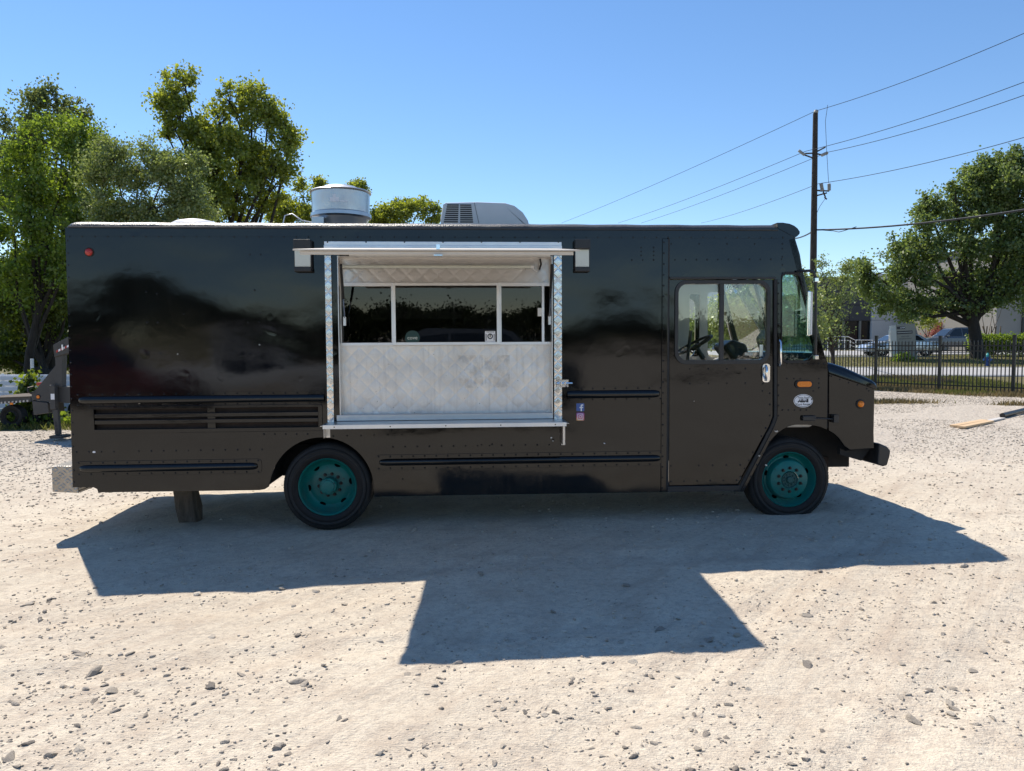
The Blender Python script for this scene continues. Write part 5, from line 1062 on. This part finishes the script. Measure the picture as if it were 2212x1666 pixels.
# ------------------------------------------------------------------ iron fence
M['iron'] = plain('black_iron_paint', (.010, .010, .011), .45, var=.1)
fence = empty('iron_fence', (FP1[0], FP1[1], float(gz(*FP1)))); fz = fence.location.z
tag(fence, 'black wrought-iron picket fence at the edge of the gravel yard', 'fence')
pk_me = None; bay = 2.22
def fpos(s): p = FP1 + FU*s; return p[0]-FP1[0], p[1]-FP1[1], float(gz(p[0], p[1])) - fz
ang = math.atan2(FU[1], FU[0])
def finst(me, name, s, dz=0.0):
    o = bpy.data.objects.new(name, me); C.objects.link(o); o.parent = fence; x, y, z = fpos(s); o.location = (x, y, z+dz); o.rotation_euler = (0, 0, ang); return o
o = MB().box(-.013, .013, -.013, .013, .07, 1.66).add([(-.013, -.013, 1.66), (.013, -.013, 1.66), (.013, .013, 1.66), (-.013, .013, 1.66), (0, 0, 1.71)], [(0, 1, 4), (1, 2, 4), (2, 3, 4), (3, 0, 4)]).build('picket', M['iron'], fence); pk_me = o.data; bpy.data.objects.remove(o)
o = MB().box(-.042, .042, -.042, .042, -.1, 1.84).box(-.048, .048, -.048, .048, 1.84, 1.865).build('post', M['iron'], fence); ps_me = o.data; bpy.data.objects.remove(o)
o = MB().box(-bay/2, bay/2, -.02, .02, -.018, .018).build('rail', M['iron'], fence); rl_me = o.data; bpy.data.objects.remove(o)
for b in range(-2, 4):
    finst(ps_me, 'post', b*bay)
    for h in (.22, 1.36, 1.53): finst(rl_me, 'rail', (b+.5)*bay, h)
    for k in range(1, 19): finst(pk_me, 'picket', b*bay + bay*k/19)
finst(ps_me, 'post', 4*bay)

# ------------------------------------------------------------------ buildings beyond the street
M['wallgrey'] = plain('light_grey_wall', (.64, .63, .64), .85, var=.05, scale=.5); M['walldark'] = plain('charcoal_wall', (.085, .084, .092), .85, var=.08, scale=.5); M['walltan'] = plain('taupe_wall', (.27, .255, .23), .85, var=.06, scale=.5); M['shadeglass'] = plain('dark_shopfront', (.012, .012, .014), .2)
Yb = 78.0; zb_ = float(gz(30, Yb)) - .2; bx = lambda px: at(px, 700, Yb).x; bo = (bx(1878), Yb, zb_); bd = empty('warehouse', bo); H1 = at(1850, 599, Yb).z - zb_; H2 = at(1900, 592, Yb).z - zb_
def wpart(name, mat, x0, x1, y0, y1, z0, z1, parent=bd): return MB().box(bx(x0)-bo[0], bx(x1)-bo[0], y0, y1, z0, z1).build(name, M[mat], parent, bevel=.03)
pw = 46
for k in range(8):
    a, b = 1878 - pw*(k+1), 1878 - pw*k; dk = k < 3
    for z0, z1 in ((3.2 if dk else 0, H1*.62), (H1*.62+.03, H1)): wpart('wall_panel', 'walldark' if dk else 'wallgrey', a+.35, b-.35, -.3 if not dk else -.25, 0, z0, z1)
for k in range(6):
    a, b = 1878 + pw*k, 1878 + pw*(k+1)
    for z0, z1 in ((0, H2*.40), (H2*.40+.03, H2*.68), (H2*.68+.03, H2)): wpart('wall_panel', 'wallgrey', a+.25, b-.25, -.5, -.1, z0, z1)
wpart('core', 'walldark', 1515, 2150, .02, 14, 0, H1-.05); wpart('entrance', 'shadeglass', 1745, 1878, -.02, .0, 0, 3.2)
for k in range(4): wpart('entrance_column', 'walltan', 1746 + 36*k, 1750 + 36*k, -.3, -.03, 0, 3.2)
wpart('door', 'offwhite', 1912, 1926, -.53, -.505, 0, 2.1); wpart('wall_lamp', 'walldark', 1973.5, 1976, -.7, -.505, 5.2, 5.5); wpart('canopy', 'walldark', 2020, 2060, -1.6, -.505, 2.4, 4.2); wpart('shutter', 'walltan', 2062, 2085, -.54, -.505, 0, 3.0)
tag(bd, 'light grey warehouse with a charcoal entrance wing across the street', 'building')
Yb2 = 62.0; zb2 = float(gz(40, Yb2)) - .2; b2 = at(2152, 700, Yb2); o2 = (b2.x, Yb2, zb2); bd2 = empty('office_building', o2)
MB().box(0, 30, 0, 14, 0, 9).build('wall', M['walltan'], bd2, bevel=.04); MB().box(2.1, 2.35, -.12, -.002, 0, 9).build('downpipe', M['satin'], bd2); MB().box(-.2, 30.2, -.2, 14.2, 9.002, 9.35).build('roof_edge', M['walldark'], bd2)
for k in range(4): MB().box(4+5*k, 7.4+5*k, -.06, -.002, 1.2, 3.4).build('window', M['shadeglass'], bd2)
tag(bd2, 'taupe building wall partly hidden behind the hedge and street tree', 'building')
rl = empty('handrail', (0, 0, 0)); a, b = at(1788, 757, 66), at(1885, 757, 66); rl.location = a; zz = float(gz(a.x, 66)) - a.z; ln = b.x - a.x
for h in (.35, .65, .98): MB().tube([(0, 0, zz+h+.3), (ln*.45, 0, zz+h+.3), (ln*.6, 0, zz+h), (ln, 0, zz+h)], .03, 6).build('rail', M['alu'], rl)
for k in range(9): MB().tube([(ln*k/8, 0, zz-.2), (ln*k/8, 0, zz+(1.28 if k < 4 else .98))], .03, 6).build('post', M['alu'], rl)
tag(rl, 'pale metal handrail along the ramp before the charcoal entrance', 'handrail')

# ------------------------------------------------------------------ parked cars
def car(name, label, body, kind, group=None):
    root = empty(name); tag(root, label, kind, group)
    if kind == 'sedan':
        ln = 4.75; prof = [(-2.36, .42, .78), (-2.25, .30, .92), (-1.75, .26, .97), (-1.25, .24, 1.0), (-.3, .22, 1.0), (.75, .22, .96), (1.35, .24, .90), (1.9, .26, .80), (2.25, .30, .66), (2.36, .38, .56)]
        cab = [(-1.75, .96), (-1.05, 1.36), (-.55, 1.44), (.05, 1.43), (.45, 1.34), (1.15, .93)]; wx = (-1.42, 1.40); wr = .34; wid = .90; win = [((-1.35, 1.0), (-.95, 1.31), (-.38, 1.385), (-.38, 1.0)), ((-.31, 1.0), (-.31, 1.385), (.05, 1.375), (.42, 1.28), (.85, .985))]
    elif kind == 'pickup':
        ln = 5.8; prof = [(-2.9, .55, 1.10), (-2.8, .46, 1.22), (-1.2, .42, 1.22), (-1.15, .42, 1.22), (.9, .42, 1.20), (1.3, .42, 1.18), (2.4, .44, 1.12), (2.75, .46, 1.02), (2.9, .55, .85)]
        cab = [(-1.18, 1.20), (-1.05, 1.82), (-.7, 1.92), (.35, 1.90), (.6, 1.82), (1.35, 1.19)]; wx = (-1.85, 1.85); wr = .41; wid = 1.0; win = [((-1.0, 1.26), (-.92, 1.78), (-.12, 1.83), (-.12, 1.26)), ((-.04, 1.26), (-.04, 1.83), (.38, 1.81), (.55, 1.72), (1.05, 1.24))]
    else:
        ln = 5.0; prof = [(-2.5, .50, 1.0), (-2.42, .40, 1.12), (-1.2, .36, 1.14), (.8, .36, 1.12), (1.3, .36, 1.10), (2.2, .38, 1.02), (2.45, .42, .85), (2.5, .5, .7)]
        cab = [(-2.40, 1.10), (-2.15, 1.72), (-1.8, 1.84), (.2, 1.83), (.5, 1.75), (1.25, 1.10)]; wx = (-1.45, 1.55); wr = .38; wid = .98; win = [((-2.15, 1.18), (-1.95, 1.64), (-1.25, 1.72), (-1.25, 1.18)), ((-1.18, 1.18), (-1.18, 1.73), (-.25, 1.74), (-.25, 1.18)), ((-.18, 1.18), (-.18, 1.74), (.22, 1.73), (.42, 1.64), (.92, 1.15))]
    mb = MB(); vs = []; sec = lambda x, lo, hi, w: [(x, -w*.93, lo), (x, -w, lo+.12), (x, -w*1.0, (lo+hi)/2), (x, -w*.97, hi-.08), (x, -w*.88, hi), (x, w*.88, hi), (x, w*.97, hi-.08), (x, w*1.0, (lo+hi)/2), (x, w, lo+.12), (x, w*.93, lo)]
    for i, (x, lo, hi) in enumerate(prof): e = min(i, len(prof)-1-i); vs += sec(x, lo, hi, wid*(.80 if e == 0 else .93 if e == 1 else 1))
    m_ = 10; fs = [(i*m_+k, i*m_+(k+1) % m_, (i+1)*m_+(k+1) % m_, (i+1)*m_+k) for i in range(len(prof)-1) for k in range(m_)] + [tuple(range(m_-1, -1, -1)), tuple(range((len(prof)-1)*m_, len(prof)*m_))]
    mb.add(vs, fs); vs = []
    hw = lambda z: wid*.88 - (z - cab[0][1])*.30
    for x, z in cab: vs += [(x, -hw(z), z), (x, hw(z), z)]
    n = len(cab); fs = [(2*i, 2*i+1, 2*i+3, 2*i+2) for i in range(n-1)] + [tuple(2*i for i in range(n-1, -1, -1)), tuple(2*i+1 for i in range(n)), (0, 2*n-2, 2*n-1, 1)]
    mb.add(vs, fs); mb.build('body', body, root, smooth=40, bevel=.02)
    for s in (-1, 1):
        for w_ in win:
            v = [(x, s*(hw(z)+.012), z) for x, z in w_] + [(x, s*(hw(z)-.02), z) for x, z in w_]; k = len(w_)
            f = [tuple(range(k)), tuple(range(2*k-1, k-1, -1))] + [(i, (i+1) % k, (i+1) % k + k, i+k) for i in range(k)]; MB().add(v, f).build('window', M['gcar'], root)
        for x in wx:
            w = empty('wheel', (x, s*(wid-.10), wr)); w.parent = root; h = -s
            MB().lathe([(wr*.62, -.06), (wr*.7, -.10), (wr*.95, -.10), (wr, -.07), (wr, .1), (wr*.6, .1)], n=28).build('tyre', M['tyre'], w, smooth=40)
            MB().lathe([(0, -.085), (wr*.15, -.08), (wr*.2, -.06), (wr*.55, -.07), (wr*.63, -.095)], n=28).build('rim', M['ink'], w, smooth=40); mb2 = MB()
            for k in range(5): a = 6.283*k/5; mb2.tube([(0, -.09, 0), (wr*.6*math.cos(a), -.098, wr*.6*math.sin(a))], .03, 5)
            mb2.build('spokes', M['alu'], w)
            if s > 0: w.rotation_euler = (0, 0, math.pi)
            MB().lathe([(wr*1.16, 0), (wr*1.16, .16)], (x, s*wid - (0 if s < 0 else .16) - .004*(-s), wr), n=24).build('wheel_arch', M['ink'], root)
        x = prof[-1][0]; MB().box(x-.28, x-.03, s*wid*.55, s*wid*.9, prof[-1][2]-.02, prof[-1][2]+.12).build('headlight', M['lens'], root, bevel=.03)
        x = prof[0][0]; MB().box(x+.01, x+.16, s*wid*.6, s*wid*.9, prof[0][2]-.12, prof[0][2]+.02).build('tail_light', M['red'], root, bevel=.02)
        MB().box(cab[-1][0]-.32, cab[-1][0]-.18, s*wid*.9, s*(wid+.10), cab[-1][1]+.02, cab[-1][1]+.14).build('wing_mirror', body, root, bevel=.03)
    for (a, b), nm in (((cab[-1], cab[-2]), 'windscreen'), ((cab[0], cab[1]), 'rear_window')):
        d = .012 if nm == 'windscreen' else -.012; pt = lambda t, s: (a[0]+(b[0]-a[0])*t + d, s*(hw(a[1]+(b[1]-a[1])*t)-.08), a[1]+(b[1]-a[1])*t + .012)
        MB().add([pt(.08, -1), pt(.08, 1), pt(.94, 1), pt(.94, -1)], [(0, 1, 2, 3)]).build(nm, M['gcar'], root)
    return root
def cpaint(nm, c, met=.6): return plain(nm, c, .28, met, var=.05, Coat_Weight=.5)
cs = car('sedan', 'silver sedan parked behind the street sign', cpaint('silver_car_paint', (.50, .56, .64)), 'sedan'); p = at(1938, 760, 48.5); cs.location = (p.x, 48.5, float(gz(p.x, 48.5))+.035); cs.rotation_euler = (0, 0, math.pi)
pk = car('pickup_truck', 'grey pickup truck parked beyond the sedan, behind the tree trunk', cpaint('grey_car_paint', (.10, .11, .125), .2), 'pickup'); p = at(2062, 760, 58); pk.location = (p.x, 58, float(gz(p.x, 58))+.035); pk.rotation_euler = (0, 0, math.pi)
GB = 'vehicles across the yard, mirrored in the truck'; blk_ = cpaint('black_car_paint', (.012, .012, .014), .3)
for kd, nm, lb, x, y, rz, pt in (('sedan', 'sedan', 'black sedan mirrored in the serving window glass', .3, -3.6, .1, blk_), ('suv', 'sport_utility_vehicle', 'dark grey sport utility vehicle mirrored above the sedan in the glass', 1.2, -6.8, .05, cpaint('graphite_paint', (.10, .11, .12))), ('pickup', 'pickup_truck', 'white pickup mirrored in the black rear side panel', -5.6, -9.0, -.1, cpaint('white_car_paint', (.6, .6, .6), .0)), ('suv', 'sport_utility_vehicle', 'maroon sport utility vehicle mirrored beside the louvre vent', -9.6, -8.0, .2, cpaint('maroon_paint', (.12, .02, .02), .3))):
    v = car(nm, lb, pt, kd, GB); v.location = (x, y, float(gz(x, y)) + .005); v.rotation_euler = (0, 0, rz)
# far wood behind the viewer, seen only in the truck's paint and glass
n = 6000; r = np.random.default_rng(9); tx = r.uniform(-75, 75, n); hgt = 1.7 + 1.8*vnoise(tx, tx*0, .09, 51) + 1.3*vnoise(tx, tx*0, .35, 52) + 3.2*np.exp(-((tx+27)/9)**2) + 2.6*np.exp(-((tx-19)/6)**2); cl = np.stack([tx, -52 - r.random(n)*7, hgt*r.random(n)**.42], 1)
v, f = leaves(cl, 40, .45, .22, r); tag(quick('treeline', LEAF['far'], v, f), 'dark far treeline across the yard, mirrored in the black side', 'trees', kind='stuff')

# ------------------------------------------------------------------ street sign, hydrant, lumber
Ys = 44.3; sb = at(1953, 777, Ys); so = (sb.x, Ys, float(gz(sb.x, Ys)) - .05); sg = empty('monument_sign', so); sg.rotation_euler = (0, R(-3.2), R(-14)); M['signc'] = plain('greige_sign_panel', (.24, .235, .20), .7, var=.06); M['signl'] = plain('pale_sign_side', (.50, .50, .46), .7, var=.06)
MB().box(-.55, .68, -.22, .22, 0, .42).build('plinth', M['signc'], sg, bevel=.02); MB().box(-.42, .62, -.2, .2, .422, 2.2).build('sign_panel', M['signc'], sg, bevel=.01); MB().box(-.74, -.425, -.26, .26, .30, 1.90).build('sign_pillar', M['signl'], sg, bevel=.01); MB().box(-.70, -.425, -.20, .2, 1.902, 2.16).build('sign_cap', M['signl'], sg, bevel=.01)
a1 = MB().box(-.38, .08, -.206, -.201, 1.92, 2.08).build('name_board', M['ink'], sg); a2 = MB().box(-.40, .46, -.206, -.201, 1.62, 1.80).build('name_board', M['ink'], sg)
text('lettering', 'LINK', .13, 'vinyl', face_m(-.06, -.209, 2.0), a1); text('lettering', '4200-4300', .10, 'ink', face_m(.06, -.203, 1.47), sg); text('lettering', 'WINDFERN ROAD', .10, 'ink', face_m(.06, -.203, 1.33), sg, squeeze=.85)
MB().box(-.37, .43, -.209, -.2065, 1.695, 1.725).build('name_strip', M['signl'], a2)
for k in range(5): MB().box(-.3, .5, -.2035, -.2005, .62 + .12*k, .628 + .12*k).build('tenant_line', M['ink'], sg)
tag(sg, 'tall greige street sign with black name boards, leaning slightly', 'sign')
Yh = 39.6; hp = at(2133, 785, Yh); hy_ = empty('fire_hydrant', (hp.x, Yh, float(gz(hp.x, Yh)) - .02)); M['hblue'] = plain('blue_hydrant_paint', (.01, .06, .22), .5); M['hteal'] = plain('teal_hydrant_cap', (.01, .26, .26), .5)
MB().lathe([(.17, 0), (.17, .05), (.12, .06), (.12, .45), (.15, .46), (.15, .50), (.12, .51)], axis='z', n=20).build('barrel', M['hblue'], hy_, smooth=35); MB().lathe([(.13, .51), (.12, .60), (.07, .67), (.03, .69), (.03, .74), (0, .74)], axis='z', n=20).build('bonnet', M['hteal'], hy_, smooth=35); MB().tube([(-.22, 0, .36), (.22, 0, .36)], .06, 12).tube([(0, -.2, .33), (0, 0, .33)], .075, 12).build('outlet', M['hblue'], hy_)
tag(hy_, 'blue fire hydrant with teal cap on the verge under the street tree', 'fire hydrant')
def board(name, a, b, w, h, mat, label, dz=0.0, up=None):
    A_, B_ = gp(*a), gp(*b); d = (B_ - A_); ln = d.length; o = MB().box(0, ln, 0, w, 0, h).build(name, M[mat], bevel=.004); o.location = A_ + Vector((0, 0, dz+.008)); o.rotation_euler = d.to_track_quat('X', 'Z').to_euler(); return tag(o, label, 'lumber', 'boards lying on the gravel')
board('board', (2085, 927), (2148, 914), .14, .04, 'pine', 'sawn pine board lying nearest the truck on the gravel')
board('board', (2067, 924), (2134, 911.5), .13, .035, 'pine', 'shorter pine board half hidden behind the front one')
board('board', (2140, 913.5), (2172, 906.5), .13, .03, 'pinegrey', 'pale grey board between the pine lumber and the pipe')
A_, B_ = gp(2165, 903.5), gp(2245, 884); tag(MB().tube([A_ + Vector((0, 0, .055)), A_.lerp(B_, .5) + Vector((0, 0, .06)), B_ + Vector((0, 0, .055))], .052, 16).build('pipe', M['pvc'] if 'pvc' in M else M['satin'], smooth=60), 'black plastic pipe lying on the gravel beyond the boards', 'pipe')
